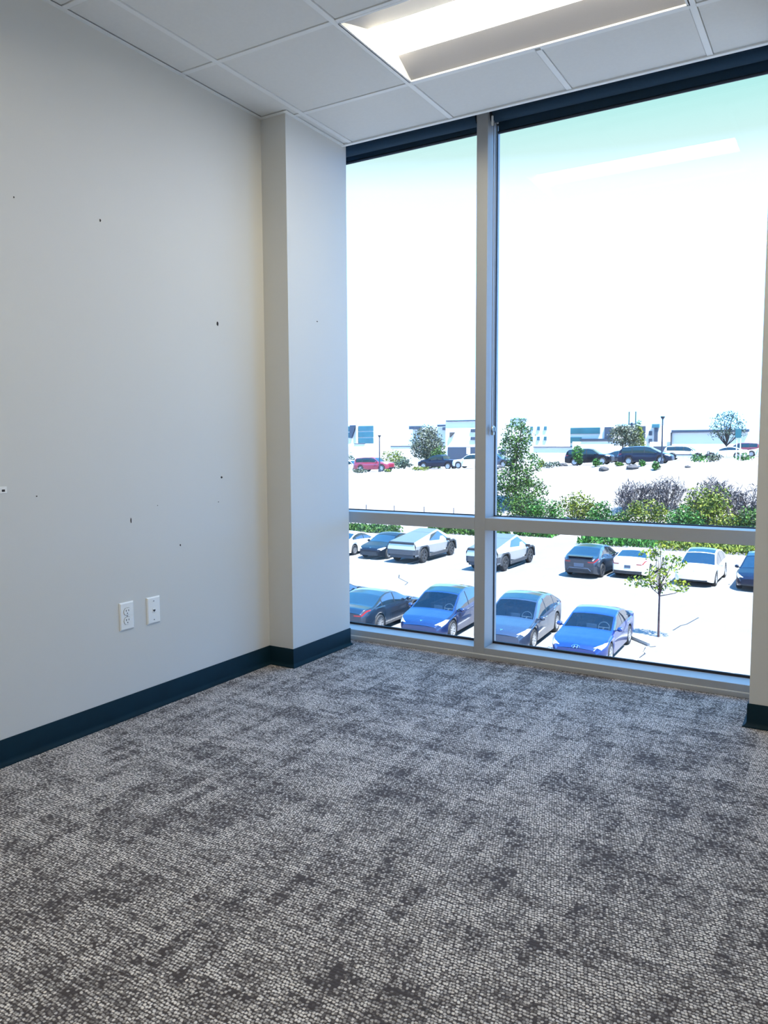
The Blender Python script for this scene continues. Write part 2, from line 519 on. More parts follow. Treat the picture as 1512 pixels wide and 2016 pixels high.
# ------------------------------------------------------------------ recessed troffer
def troffer(y, label):
    lt = thing('ceiling_light', label, 'ceiling light', (1.409, y, H))
    hx, hy = MOD - .013, MOD / 2 - .013
    fr = MB()
    for sx in (-1, 1):
        fr.box(sx * hx - .006, sx * hx + .006, -hy, hy, 0, .09)
    for sy in (-1, 1):
        fr.box(-hx, hx, sy * hy - .006, sy * hy + .006, 0, .09)
    fr.box(-hx, hx, -hy, hy, .086, .092)
    fr.build('housing', M['tee'], lt)
    yi, yn = 0.146, 0.098
    for sy in (-1, 1):
        pb = MB()
        n = 10
        vs = []
        for k in range(n + 1):
            t = k / n
            yy = sy * (hy + ((yi if sy > 0 else yn) - hy) * t)
            z = .004 + .052 * (t ** 0.9)
            vs += [(-hx + .004 + .012 * t, yy, z), (hx - .004 - .012 * t, yy, z)]
        top = [(v[0], v[1], v[2] + .002) for v in vs]
        m2 = len(vs)
        fs = [(2 * k, 2 * k + 1, 2 * k + 3, 2 * k + 2) for k in range(n)]
        fs += [tuple(m2 + i for i in f[::-1]) for f in fs]
        fs += [(0, 1, m2 + 1, m2), (m2 - 2, m2 - 1, 2 * m2 - 1, 2 * m2 - 2)]
        fs += [(2 * k, 2 * k + 2, m2 + 2 * k + 2, m2 + 2 * k) for k in range(n)] + [(2 * k + 1, 2 * k + 3, m2 + 2 * k + 3, m2 + 2 * k + 1) for k in range(n)]
        pb.add(vs + top, fs)
        pb.build('reflector', M['perf'], lt, smooth=30)
    for sx in (-1, 1):
        MB().prism([(sx * (hx - .002), .004), (sx * (hx - .016), .07), (sx * (hx - .018), .07), (sx * (hx - .004), .004)], -hy, hy, 'y').build('end_plate', M['tee'], lt)
    db = MB()
    n = 14
    vs = []
    for k in range(n + 1):
        t = -1 + 2 * k / n
        vs += [(-hx + .018, (yi - yn) / 2 + t * (yi + yn) / 2, .060 - .010 * (1 - t * t)), (hx - .018, (yi - yn) / 2 + t * (yi + yn) / 2, .060 - .010 * (1 - t * t))]
    vs += [(-hx + .018, yi, .066), (hx - .018, yi, .066), (-hx + .018, -yn, .066), (hx - .018, -yn, .066)]
    q = 2 * (n + 1)
    db.add(vs, [(2 * k, 2 * k + 1, 2 * k + 3, 2 * k + 2) for k in range(n)] + [(q, q + 1, q + 3, q + 2), (2 * n, 2 * n + 1, q + 1, q), (0, 1, q + 3, q + 2)])
    db.build('diffuser', M['diffuser'], lt, smooth=30)


troffer(2.9715, 'long recessed ceiling light with glowing centre lens in front of the window')
troffer(2.9715 - 4 * MOD, 'added recessed ceiling light further back in the room, unseen, matching the visible one')  # unseen fixture above the camera, added to fill the room with warm light

# ------------------------------------------------------------------ window
YG = 3.972
win = struct_root('window_1', 'floor to ceiling aluminium framed window with four panes', 'window')
ML, MR = 0.884, 0.945
XL, XE = -0.10, 2.42
ZB0, ZB1, ZT0, ZT1, ZH = 0.026, 0.060, 0.692, 0.756, H + .14
MB().box(ML, MR, YF, YF + .16, 0, ZH, .0015).build('mullion', M['alu'], win)
MB().box(XL - .16, XL, YD + .03, YF + .16, 0, ZH, .0015).build('jamb', M['alu'], win)
MB().box(XE, XR + .05, YF, YF + .16, 0, ZH, .0015).build('jamb', M['alu'], win)
bays = [(XL, ML), (MR, XE)]
for (a, c) in bays:
    MB().box(a, c, YF, YF + .16, ZB0, ZB1, .001).build('bottom_rail', M['alu'], win)
    MB().box(a, c, YF, YF + .16, ZT0, ZT1, .001).build('transom', M['alu'], win)
    MB().box(a, c, YF + .03, YF + .16, H + .035, ZH, .001).build('head_rail', M['alu'], win)
    for (z0, z1) in ((ZB1, ZT0), (ZT1, H + .035)):
        pn = MB().box(a - .002, c + .002, YG, YG + .012, z0 - .004, z1 + .004).build('glass_pane', M['glass'], win)
        g = MB()
        g.box(a, c, YG - .012, YG, z0, z0 + (.012 if z0 < .2 else .005))
        g.box(a, c, YG - .012, YG, z1 - .006, z1)
        g.box(a, a + .004, YG - .012, YG, z0, z1)
        g.box(c - .004, c, YG - .012, YG, z0, z1)
        g.build('gasket', M['gasket'], pn)
st = MB().box(-.1, 2.3, YF - .004, YF + .10, 0, .022, .001).build('trim_1', M['alu'], kind='structure')
tag(st, 'low grey metal base strip between the carpet and the window frame', 'trim')
ck = MB().box(-.1, 2.3, YF - .003, YF + .10, .021, .0262, .0008).build('caulk_line', M['caulk'], st)

# ------------------------------------------------------------------ roller blinds
def blind(x0, x1, drop, label, chain):
    t = thing('roller_blind', label, 'roller blind', ((x0 + x1) / 2, YF + .052, H + .062))
    w = (x1 - x0) / 2
    r = .042
    MB().lathe([(0, -w + .014), (r, -w + .014), (r, w - .014), (0, w - .014)], axis='x', n=32).build('roll', M['shade'], t, smooth=40)
    zb = -.062 - drop
    MB().box(-w + .018, w - .018, r - .0025, r - .0005, zb, .0).build('fabric', M['shade'], t)
    MB().tube([(-w + .016, r - .0015, zb), (w - .016, r - .0015, zb)], .0075, 12).build('hem_bar', M['shade_metal'], t, smooth=40)
    for sx in (-1, 1):
        MB().prism([(-.03, .045), (.03, .045), (.036, .0), (.022, -.036), (0, -.046), (-.022, -.036), (-.036, 0)], sx * (w - .001) - .006, sx * (w - .001) + .006, 'x').build('bracket', M['bracket'], t, smooth=30)
    if chain:
        cx = -w + .018
        zt = 1.222 - (H + .062)
        for dy in (-.012, .014):
            MB().tube([(cx - .004, dy, -.03), (cx - .004, dy, zt)], .003, 6).build('bead_chain', M['chain'], t, smooth=60)
        dv = MB()
        dv.lathe([(0, -.006), (.017, -.006), (.019, -.003), (.019, .003), (.017, .006), (0, .006)], c=(cx - .002, .001, zt), axis='x', n=20)
        dv.box(cx - .012, cx + .004, -.008, .010, zt - .032, zt + .012, .002)
        dv.build('chain_tensioner', M['chain'], t, smooth=40)
        MB().box(cx - .004, cx + .006, -.048, -.040, -.075, -.026, .002).build('chain_guide', M['plastic'], t)
    return t


blind(XL + .002, ML - .002, .000, 'dark navy roller blind rolled up above the narrow left bay of the window', False)
blind(MR + .002, XE - .002, .018, 'dark navy roller blind with a bead chain above the wide right bay', True)

# ------------------------------------------------------------------ wall plates
def plate(name, label, cat, y, z):
    t = thing(name, label, cat, (0, y, z))
    mb = MB()
    hw, hh, d, c = .0365, .0585, .0065, .005
    vs = [(0.0, -hw, -hh), (0.0, hw, -hh), (0.0, hw, hh), (0.0, -hw, hh),
          (d * .45, -hw, -hh), (d * .45, hw, -hh), (d * .45, hw, hh), (d * .45, -hw, hh),
          (d, -hw + c, -hh + c), (d, hw - c, -hh + c), (d, hw - c, hh - c), (d, -hw + c, hh - c)]
    fs = [(3, 2, 1, 0), (8, 9, 10, 11)]
    for k in range(4):
        j = (k + 1) % 4
        fs += [(k, j, 4 + j, 4 + k), (4 + k, 4 + j, 8 + j, 8 + k)]
    mb.add(vs, fs)
    mb.build('cover_plate', M['plastic'], t)
    return t, d


t, d = plate('power_outlet', 'white double power outlet on the left wall above the baseboard', 'power outlet', 2.281, .435)
for s in (-1, 1):
    zc = s * .0195
    pts = [(.0172 * math.cos(a), zc + max(-.0145, min(.0145, .0172 * math.sin(a)))) for a in [2 * PI * k / 28 for k in range(28)]]
    rc = MB().prism(pts, d - .001, d + .0022, 'x').build('receptacle', M['plastic'], t, smooth=30)
    for (yy, zz, hh) in ((-.0064, .004, .0042), (.0064, .004, .0034)):
        MB().box(d + .0016, d + .0027, yy - .0013, yy + .0013, zc + zz - hh, zc + zz + hh).build('slot', M['slot'], rc)
    MB().lathe([(0, d + .0027), (.0024, d + .0027), (.0024, d + .001)], c=(0, 0, zc - .0075), axis='x', n=10).build('slot', M['slot'], rc)
    gr = MB().prism([(p[0] * 1.06, zc + (p[1] - zc) * 1.06) for p in pts], d - .001, d + .0004, 'x').build('receptacle_gap', M['slot'], rc)
MB().lathe([(0, d + .002), (.0028, d + .0015), (.003, d)], axis='x', n=12).build('screw', M['screw'], t, smooth=40)

t, d = plate('data_jack', 'white wall plate with one small data jack right of the outlet', 'data jack', 2.427, .432)
jk = MB().box(d - .002, d + .0016, -.0085, .0085, -.009, .009, .0005).build('jack', M['plastic'], t)
MB().prism([(-.006, .003), (.006, .003), (.006, -.003), (.003, -.003), (.003, -.006), (-.003, -.006), (-.003, -.003), (-.006, -.003)], d + .001, d + .0022, 'x').build('socket_opening', M['slot'], jk)
for s in (-1, 1):
    MB().lathe([(0, d + .0018), (.0026, d + .0012), (.0028, d)], c=(0, 0, s * .041), axis='x', n=12).build('screw', M['screw'], t, smooth=40)

# ------------------------------------------------------------------ ground outside
def zfar(x):
    return -.33 + .0415 * max(-75.0, min(8.0, x))


def gz(x, y):
    t = max(0.0, min(1.0, (y - 56.5) / 19.0))
    t = t * t * (3 - 2 * t)
    return GZ + (zfar(x) - GZ) * t


lot = MB().box(-140, 60, 4.4, 56.6, GZ - .3, GZ).build('ground_parking', M['asphalt'], kind='structure')
tag(lot, 'sunlit pale parking lot below the window', 'parking lot')
for k in range(-10, 6):
    for (y0, y1) in ((22.6, 28.2), (39.0, 44.8)):
        x = -7.95 + 2.85 * k if y0 > 30 else -5.95 + 2.9 * k
        MB().box(x - .05, x + .05, y0, y1, GZ, GZ + .006).build('line_marking', M['line'], lot)
for pts in [[(-2.76, 30.23), (-2.65, 31.14), (-2.49, 31.52), (-2.28, 32.96)], [(-17.87, 35.89), (-17.42, 35.06), (-16.81, 34.52), (-16.35, 34.11), (-16.13, 33.42)], [(-3.1, 27.18), (-3.06, 26.6), (-2.95, 26.37), (-3.01, 25.76)]]:
    MB().tube([(x, y, GZ - .02) for x, y in pts], .034, 6).build('dark_streak', M['gasket'], lot)  # thin dark streaks along the lot surface
ter = MB()
gxs = list(np.linspace(-260, 120, 96))
gys = list(np.linspace(56.5, 78, 40)) + [84, 90, 98, 110, 130, 160, 200, 260, 340]
vs = [(x, y, gz(x, y)) for y in gys for x in gxs]
nx = len(gxs)
ter.add(vs, [(j * nx + i, j * nx + i + 1, (j + 1) * nx + i + 1, (j + 1) * nx + i) for j in range(len(gys) - 1) for i in range(nx - 1)])
o = ter.build('ground_bank', M['soil'], kind='structure', smooth=60)
tag(o, 'pale dry bank rising from the parking lot to the upper lot', 'bank')


# ------------------------------------------------------------------ vehicles
def smooth_profile(knots, xs, k=.05):
    kx = [a for a, _ in sorted(knots)]
    kz = [c for _, c in sorted(knots)]
    g = np.arange(kx[0] - .3, kx[-1] + .3, .01)
    v = np.interp(g, kx, kz)
    n = max(1, int(k / .01))
    pad = np.pad(v, n, mode='edge')
    v = np.convolve(pad, np.ones(2 * n + 1) / (2 * n + 1), mode='valid')
    return np.interp(xs, g, v)


def T4(f, r):
    return [(f, r)]


CARS = {
    'hatch': dict(L=4.75, W=1.92, wb=2.89, fo=.88, R=.36, zb=.20,
                  T=[(2.375, .60), (2.28, .72), (1.95, .86), (1.30, .99), (.35, 1.50), (-.10, 1.60), (-.55, 1.62), (-1.15, 1.53), (-1.98, 1.17), (-2.22, 1.12), (-2.375, .98)],
                  S=[(2.375, .52), (2.25, .64), (1.9, .76), (1.25, .88), (0, .95), (-1.5, 1.03), (-2.1, 1.05), (-2.375, .90)],
                  ws=(.42, 1.24), rw=(-1.92, -1.16), roofglass=(-1.10, .36), sw=(-1.62, 1.02), pil=[(-.14, -.06), (-1.12, -1.06)], doors=[(-.1, 1.06), (-1.12, -.1)], tail=(.86, 1.0), tum=.36),
    'sedan': dict(L=4.72, W=1.84, wb=2.74, fo=.88, R=.33, zb=.18,
                  T=[(2.36, .58), (2.27, .70), (1.8, .82), (1.05, .95), (.20, 1.33), (-.25, 1.42), (-.6, 1.42), (-1.0, 1.35), (-1.75, 1.06), (-2.20, 1.03), (-2.36, .86)],
                  S=[(2.36, .50), (2.2, .64), (1.7, .75), (1.0, .86), (0, .92), (-1.5, .97), (-2.15, .97), (-2.36, .80)],
                  ws=(.27, 1.0), rw=(-1.68, -.98), roofglass=None, sw=(-1.45, .85), pil=[(-.20, -.12), (-1.12, -1.06)], doors=[(-.16, .95), (-1.14, -.16)], tail=(.74, .90), tum=.36),
    'suv': dict(L=5.0, W=2.0, wb=2.98, fo=.90, R=.39, zb=.26,
                T=[(2.5, .80), (2.42, 1.0), (1.9, 1.10), (1.25, 1.16), (.50, 1.68), (.05, 1.78), (-.9, 1.80), (-2.0, 1.74), (-2.25, 1.55), (-2.44, 1.15), (-2.5, .95)],
                S=[(2.5, .72), (2.35, .92), (1.3, 1.04), (0, 1.10), (-2.0, 1.14), (-2.4, 1.10), (-2.5, .85)],
                ws=(.56, 1.20), rw=(-2.42, -2.12), roofglass=None, sw=(-2.05, 1.0), pil=[(-.12, -.02), (-1.14, -1.04)], doors=[(-.08, 1.08), (-1.18, -.08)], tail=(.88, 1.12), tum=.26),
    'minivan': dict(L=5.1, W=2.0, wb=3.05, fo=.95, R=.36, zb=.22,
                    T=[(2.55, .66), (2.42, .84), (1.85, 1.02), (1.55, 1.10), (.55, 1.64), (.05, 1.75), (-.9, 1.78), (-2.0, 1.72), (-2.3, 1.50), (-2.5, 1.10), (-2.55, .90)],
                    S=[(2.55, .58), (2.35, .76), (1.6, .94), (0, 1.04), (-2.1, 1.10), (-2.45, 1.05), (-2.55, .80)],
                    ws=(.64, 1.48), rw=(-2.46, -2.16), roofglass=None, sw=(-2.1, 1.25), pil=[(.02, .10), (-1.12, -1.04)], doors=[(.06, 1.30), (-1.12, .06)], tail=(.85, 1.15), tum=.22),
    'pickup': dict(L=5.6, W=2.0, wb=3.45, fo=.95, R=.40, zb=.34,
                   T=[(2.8, .86), (2.72, 1.08), (2.1, 1.18), (1.3, 1.24), (.70, 1.72), (.30, 1.84), (-.5, 1.84), (-.78, 1.76), (-1.0, 1.30), (-1.06, 1.22), (-2.7, 1.22), (-2.8, 1.05)],
                   S=[(2.8, .78), (2.6, 1.0), (1.3, 1.10), (0, 1.16), (-2.6, 1.18), (-2.8, .95)],
                   ws=(.76, 1.24), rw=(-.98, -.80), roofglass=None, sw=(-.74, 1.05), pil=[(.10, .18)], doors=[(.14, 1.15), (-.78, .14)], tail=(.92, 1.16), tum=.22),
}


def wheel(parent, x, y, R, side, rimmat, spokes=5, style='star'):
    """Tyre with a rim (and its spokes) as a sub-part; side +1 = left."""
    w = .115
    o = MB().lathe([(R * .66, -w), (R * .90, -w), (R * .985, -w * .7), (R, -w * .35), (R, w * .35), (R * .985, w * .7), (R * .90, w), (R * .68, w * .96), (R * .66, w * .80), (R * .66, -w)],
                   c=(x, y, R), axis='y', n=28).build('wheel', M['tyre'], parent, smooth=40)
    mb = MB()
    s = side
    mb.lathe([(R * .67, s * w * .95), (R * .60, s * w * .93), (R * .58, s * w * .2), (0, s * w * .1)], c=(x, y, R), axis='y', n=28)
    n0 = len(mb.f)
    for k in range(spokes):
        a0 = 2 * PI * k / spokes + .3
        da0, da1 = .30, .16
        if style == 'multi':
            da0, da1 = .18, .10
        pts = []
        for (rr, da) in ((R * .10, .6), (R * .35, da0 * 1.1), (R * .62, da1 * 1.4)):
            for sg in (-1, 1):
                pts.append((x + rr * math.cos(a0 + sg * da), R + rr * math.sin(a0 + sg * da)))
        yy0, yy1 = y + s * w * .82, y + s * w * .6
        vs = [(p[0], yy0, p[1]) for p in pts] + [(p[0], yy1, p[1]) for p in pts]
        mb.add(vs, [(0, 1, 3, 2), (2, 3, 5, 4), (6, 8, 9, 7), (8, 10, 11, 9), (0, 2, 8, 6), (2, 4, 10, 8), (1, 7, 9, 3), (3, 9, 11, 5)])
    mb.lathe([(0, s * w * .9), (R * .13, s * w * .88), (R * .15, s * w * .6)], c=(x, y, R), axis='y', n=14)
    mb.build('rim', rimmat, o, smooth=40)
    return o


def car(kind, label, x, y, z, heading, pmat, group, near=False, spokes=5, rimmat=None, grille=False, step=.05, badge=None, scale=1.0, name='car', over=None, tilt=0.0, plate_at=None, dark_roof=False):
    """heading: direction of the nose in the plan, radians from +x."""
    c = dict(CARS[kind])
    if over:
        c.update(over)
    root = thing(name, label, 'car', (x, y, z), heading, group)
    root.rotation_euler = (0, -tilt, heading)
    if scale != 1.0:
        root.scale = (scale,) * 3
    Lh, W, R, zb = c['L'] / 2, c['W'], c['R'], c['zb']
    xf = Lh - c['fo']
    xr = xf - c['wb']
    keys = [c['ws'][0], c['ws'][1], c['rw'][0], c['rw'][1], c['sw'][0], c['sw'][1], Lh - .52, Lh - .10, -Lh + .34]
    if c['roofglass']:
        keys += list(c['roofglass'])
    for a, e in c['pil']:
        keys += [a, e]
    seams = []
    for a, e in c['doors']:
        seams += [a, e]
    seams = sorted(set(seams))
    for sx in seams:
        keys += [sx - .008, sx + .008]
    for xw in (xf, xr):
        keys += [xw + (R + .05) * math.cos(a) for a in np.linspace(0, PI, 13)]
    g = np.concatenate([np.arange(-Lh, Lh, step), [Lh - .02, -Lh + .02, Lh]])
    kk = np.array(keys)
    g = np.array([v for v in g if np.min(np.abs(kk - v)) > .012] + keys)
    xs = np.unique(np.round(np.clip(g, -Lh, Lh), 4))
    T = smooth_profile(c['T'], xs, .06)
    S = smooth_profile(c['S'], xs, .06)
    S = np.minimum(S, T - .035)
    P = np.full(len(xs), W / 2)
    fx = Lh - .8
    d = np.clip((xs - fx) / (Lh - fx), 0, 1)
    P *= 1 - .30 * d ** 2.6
    rx = -Lh + .65
    d = np.clip((rx - xs) / (Lh - .65 - 0 + .65 - (Lh - .65)), 0, 1) if False else np.clip((rx - xs) / .65, 0, 1)
    P *= 1 - .20 * d ** 2.4
    B = np.full(len(xs), zb)
    B += .10 * np.clip((np.abs(xs) - (Lh - .5)) / .5, 0, 1) ** 2
    Ra = R + .05
    for xw in (xf, xr):
        dx = xs - xw
        arch = np.where(np.abs(dx) < Ra, R + np.sqrt(np.maximum(Ra ** 2 - dx ** 2, 0)) * 1.0, 0)
        B = np.maximum(B, np.minimum(arch, S - .05))
    crown = .055
    rows = []
    for i in range(len(xs)):
        w, t, s_, b_ = P[i], T[i], S[i], B[i]
        zr = max(s_ + .01, t - crown * min(1, (t - s_) / .25 + .25))
        wr_ = w * .955 - c['tum'] * max(0, zr - s_) - .02
        sec = [(0, b_), (.86 * w, b_), (.965 * w, b_ + .015), (.99 * w, b_ + .30 * (s_ - b_)), (1.0 * w, b_ + .62 * (s_ - b_)), (.992 * w, b_ + .90 * (s_ - b_)), (.955 * w, s_)]
        for tt in (.07, .5, .90, 1.0):
            bow = .02 * math.sin(PI * tt) * min(1, (zr - s_) / .3)
            sec.append((.955 * w + (wr_ - .955 * w) * tt + bow, s_ + (zr - s_) * tt))
        for f in (.93, .70, .38, 0):
            sec.append((wr_ * f, zr + (t - zr) * (1 - f ** 2.2)))
        rows.append(sec)
    nr = len(rows[0])
    groups = {}

    def put(key, quad):
        groups.setdefault(key, []).append(quad)

    rg = c['roofglass']

    def cls(xm, j, sd, i):
        for sx in seams:
            if abs(xm - sx) < .008 and 2 <= j <= 6:
                return ('seam', 0)
        if j <= 1:
            return ('under', 0)
        gh = T[i] - S[i]
        if j in (7, 8) and c['sw'][0] < xm < c['sw'][1] and gh > .17:
            for a, e in c['pil']:
                if a < xm < e:
                    return ('pillar', 0)
            k = sum(1 for a, e in c['pil'] if xm < a)
            return ('side_window', (sd, k))
        if j >= 11 and c['ws'][0] < xm < c['ws'][1]:
            return ('windshield', 0)
        if j >= 11 and c['rw'][0] < xm < c['rw'][1]:
            return ('rear_window', 0)
        if rg and j >= 11 and rg[0] < xm < rg[1]:
            return ('roof_panel', 0)
        if j >= 11 and c['ws'][1] + .03 < xm < Lh - .10:
            return ('hood', 0)
        if 2 <= j <= 6:
            for k, (a, e) in enumerate(c['doors']):
                if a < xm < e and not (abs(xm - xr) < Ra):
                    return ('door', (sd, k))
        return ('body', 0)

    for i in range(len(xs) - 1):
        xm = (xs[i] + xs[i + 1]) / 2
        for sd in (1, -1):
            for j in range(nr - 1):
                a, b2, c2, d2 = rows[i][j], rows[i + 1][j], rows[i + 1][j + 1], rows[i][j + 1]
                quad = [(xs[i], sd * a[0], a[1]), (xs[i + 1], sd * b2[0], b2[1]), (xs[i + 1], sd * c2[0], c2[1]), (xs[i], sd * d2[0], d2[1])]
                if sd < 0:
                    quad = quad[::-1]
                put(cls(xm, j, sd, i), quad)
    fr = [-1, -.85, -.62, -.3, 0, .3, .62, .85, 1]
    tz = c['tail']
    for end in (0, -1):
        sec = rows[end]
        sgn = 1 if end == -1 else -1
        ym = max(p[0] for p in sec)
        for j in range(nr - 1):
            for k in range(len(fr) - 1):
                quad = []
                for (jj, ff) in ((j, fr[k]), (j, fr[k + 1]), (j + 1, fr[k + 1]), (j + 1, fr[k])):
                    yv, zv = sec[jj][0] * ff, sec[jj][1]
                    quad.append((xs[end] + sgn * .07 * (1 - (yv / ym) ** 2), yv, zv))
                if sgn > 0:
                    quad = quad[::-1]
                zm = (sec[j][1] + sec[j + 1][1]) / 2
                fm = abs(fr[k] + fr[k + 1]) / 2
                if sgn > 0 and grille and j in (2, 3, 4) and fm < .8:
                    put(('grille', 0), quad)
                elif j <= 2:
                    put(('valance', 0 if sgn > 0 else 1), quad)
                elif sgn < 0 and j == 5 and fm > .6:
                    put(('taillight', 1 if (fr[k] + fr[k + 1]) > 0 else -1), quad)
                else:
                    put(('body', 0), quad)

    def weld(quads):
        mb = MB()
        ix, vs, fs = {}, [], []
        for q in quads:
            f = []
            for p in q:
                kx = (round(p[0], 4), round(p[1], 4), round(p[2], 4))
                if kx not in ix:
                    ix[kx] = len(vs)
                    vs.append(p)
                if ix[kx] not in f:
                    f.append(ix[kx])
            if len(f) >= 3:
                fs.append(tuple(f))
        mb.add(vs, fs)
        return mb

    mats = dict(seam=M['trim'], under=M['trim'], pillar=M['trim'], side_window=M['cglass'], windshield=M['wglass'] if near else M['cglass'], rear_window=M['cglass'],
                roof_panel=M['cglass'], headlight=M['lamp'], taillight=M['red'], hood=pmat, door=pmat, body=pmat, grille=M['trim'], valance=M['trim'])
    names = dict(seam='door_gap', under='underbody', pillar='window_pillar', roof_panel='glass_roof', valance='bumper_valance')
    G = np.array(rows)

    def at(xq, v):
        i = min(max(int(np.searchsorted(xs, xq)) - 1, 0), len(xs) - 2)
        t = (xq - xs[i]) / (xs[i + 1] - xs[i])
        j = min(int(v), nr - 2)
        u = v - j
        p = (G[i, j] * (1 - t) + G[i + 1, j] * t) * (1 - u) + (G[i, j + 1] * (1 - t) + G[i + 1, j + 1] * t) * u
        return Vector((xq, p[0], p[1]))

    def patch(name, corners, sd, mat, off=.009, n=9):
        mb = MB()
        cs = [Vector(c_) for c_ in corners]
        vs = []
        for a in range(n + 1):
            for e in range(n + 1):
                s_, t_ = a / n, e / n
                q = (cs[0] * (1 - s_) + cs[1] * s_) * (1 - t_) + (cs[3] * (1 - s_) + cs[2] * s_) * t_
                p = at(q.x, q.y)
                du = at(min(q.x + .02, Lh - .001), q.y) - at(max(q.x - .02, -Lh + .001), q.y)
                dv = at(q.x, min(q.y + .15, nr - 1.01)) - at(q.x, max(q.y - .15, 0))
                nn = du.cross(dv)
                nn = nn.normalized() if nn.length > 1e-9 else Vector((0, 1, 0))
                if nn.y < 0 and nn.z < 0 or nn.dot(Vector((.2 * (1 if q.x > 0 else -1), .6, .5))) < 0:
                    nn = -nn
                p = p + nn * off
                vs.append((p.x, sd * p.y, p.z))
        fs = [(a * (n + 1) + e, (a + 1) * (n + 1) + e, (a + 1) * (n + 1) + e + 1, a * (n + 1) + e + 1) for a in range(n) for e in range(n)]
        mb.add(vs, fs)
        return mb.build(name, mat, root, smooth=60)
    for sd in (1, -1):
        patch('headlight', [(Lh - .07, 11.3), (Lh - .16, 4.9), (Lh - .66, 5.9), (Lh - .40, 9.3)], sd, M['lamp'])
        patch('taillight', [(-Lh + .01, 5.05), (-Lh + .01, 6.0), (-Lh + .46, 6.0), (-Lh + .42, 5.5)], sd, M['red'])
    main = None
    bodykeys = ['body', 'seam', 'under', 'pillar']
    mb = MB()
    for k, key in enumerate(bodykeys):
        mb.cur = k
        w = weld([q for (kk2, _), qs in groups.items() if kk2 == key for q in qs])
        mb.add(w.v, w.f)
    main = mb.build('body', [pmat, M['trim'], M['trim'], M['trim']], root, smooth=38, fix=False)
    doors = {}
    for (key, sub), qs in groups.items():
        if key in bodykeys:
            continue
        o = weld(qs).build(names.get(key, key), mats[key], root, smooth=38, fix=False)
        if key == 'door':
            doors[sub] = o
    rm = rimmat or M['rim']
    for xw in (xf, xr):
        for sd in (1, -1):
            wheel(root, xw, sd * (W / 2 - .125), R, sd, rm, spokes, 'multi' if spokes > 6 else 'star')
    # mirrors, handles
    xm_, zm_ = c['sw'][1] - .12, np.interp(c['sw'][1] - .1, xs, S) + .06
    for sd in (1, -1):
        mb = MB()
        yy = sd * (W / 2 + .09)
        mb.lathe([(0, -.09), (.05, -.085), (.078, -.04), (.08, .03), (.06, .075), (0, .085)], c=(xm_, yy, zm_ + .02), axis='y', n=12)
        mb.tube([(xm_, sd * (W / 2 - .09), zm_ - .03), (xm_, yy, zm_)], .022, 6)
        mb.build('side_mirror', pmat, root, smooth=50)
    if near or step <= .06:
        for (sd, k), o in doors.items():
            a, e = c['doors'][k]
            hx_ = a + .17
            sz = np.interp(hx_, xs, S) - .07
            MB().box(hx_ - .09, hx_ + .09, sd * W / 2 * .985 - .012, sd * W / 2 * .985 + .014, sz - .012, sz + .012, .004).build('door_handle', M['chrome'] if near else pmat, o)
    if plate_at is not None:
        for pz in plate_at:
            end, zz = pz
            xx = end * (Lh + .072)
            MB().box(xx - .01, xx + .01, -.155, .155, zz - .075, zz + .075, .003).build('licence_plate', M['plate'], root)
    if badge == 't':                # small T shaped emblem on the nose
        hz = float(np.interp(Lh - .16, xs, T))
        mb = MB()
        q = Lh - .16
        sl = math.atan2(float(np.interp(Lh - .30, xs, T)) - hz, .14)

        def em(u, v, up=.004):
            return (q - v * math.cos(sl), u, hz + v * math.sin(sl) + up)
        for up in (.003,):
            top = [em(-.05, .03), em(.05, .03), em(.046, .012), em(-.046, .012)]
            stem = [em(-.014, .010), em(.014, .010), em(.004, -.06), em(-.004, -.06)]
            mb.add(top + [(p[0], p[1], p[2] + .006) for p in top], [(0, 1, 2, 3), (4, 5, 6, 7), (0, 1, 5, 4), (1, 2, 6, 5), (2, 3, 7, 6), (3, 0, 4, 7)])
            mb.add(stem + [(p[0], p[1], p[2] + .006) for p in stem], [(0, 1, 2, 3), (4, 5, 6, 7), (0, 1, 5, 4), (1, 2, 6, 5), (2, 3, 7, 6), (3, 0, 4, 7)])
        mb.build('badge', M['chrome'], root)
    if badge == 'h':                # oval ring with a slanted H, on the nose
        hz = float(T[-1]) + .035
        mb = MB()
        ring = [(Lh - .01 - .4 * max(0, .06 * math.sin(a)), .125 * math.cos(a), hz + .062 * math.sin(a)) for a in [2 * PI * k / 28 for k in range(29)]]
        mb.tube(ring, .009, 6, cap=False)
        for u in (-.05, .05):
            mb.tube([(Lh, u - .018, hz - .045), (Lh - .012, u + .018, hz + .045)], .009, 6)
        mb.tube([(Lh, -.05, hz - .008), (Lh - .003, .05, hz + .008)], .008, 6)
        mb.build('badge', M['chrome'], root, smooth=60)
    if near:                        # the cabin seen through the windscreen
        zc = float(np.interp(.9, xs, S))
        wc = W / 2 - .16
        xd = c['ws'][1] - .32
        MB().box(xd - .20, xd + .22, -wc, wc, zc - .28, zc - .02, .03).build('dashboard', M['seat'], root)
        MB().box(xd - .235, xd - .215, -.17, .17, zc - .06, zc + .12, .004).build('dash_screen', M['screen'], root)
        ring = [(xd - .36 - .35 * .17 * math.sin(a), .38 + .185 * math.cos(a), zc + .0 + .175 * math.sin(a)) for a in [2 * PI * k / 24 for k in range(25)]]
        sw_ = MB().tube(ring, .016, 6, cap=False)
        sw_.tube([(xd - .36, .20, zc), (xd - .36, .56, zc)], .018, 6)
        sw_.tube([(xd - .36, .38, zc), (xd - .2, .38, zc - .05)], .03, 6)
        sw_.build('steering_wheel', M['rim'], root, smooth=60)
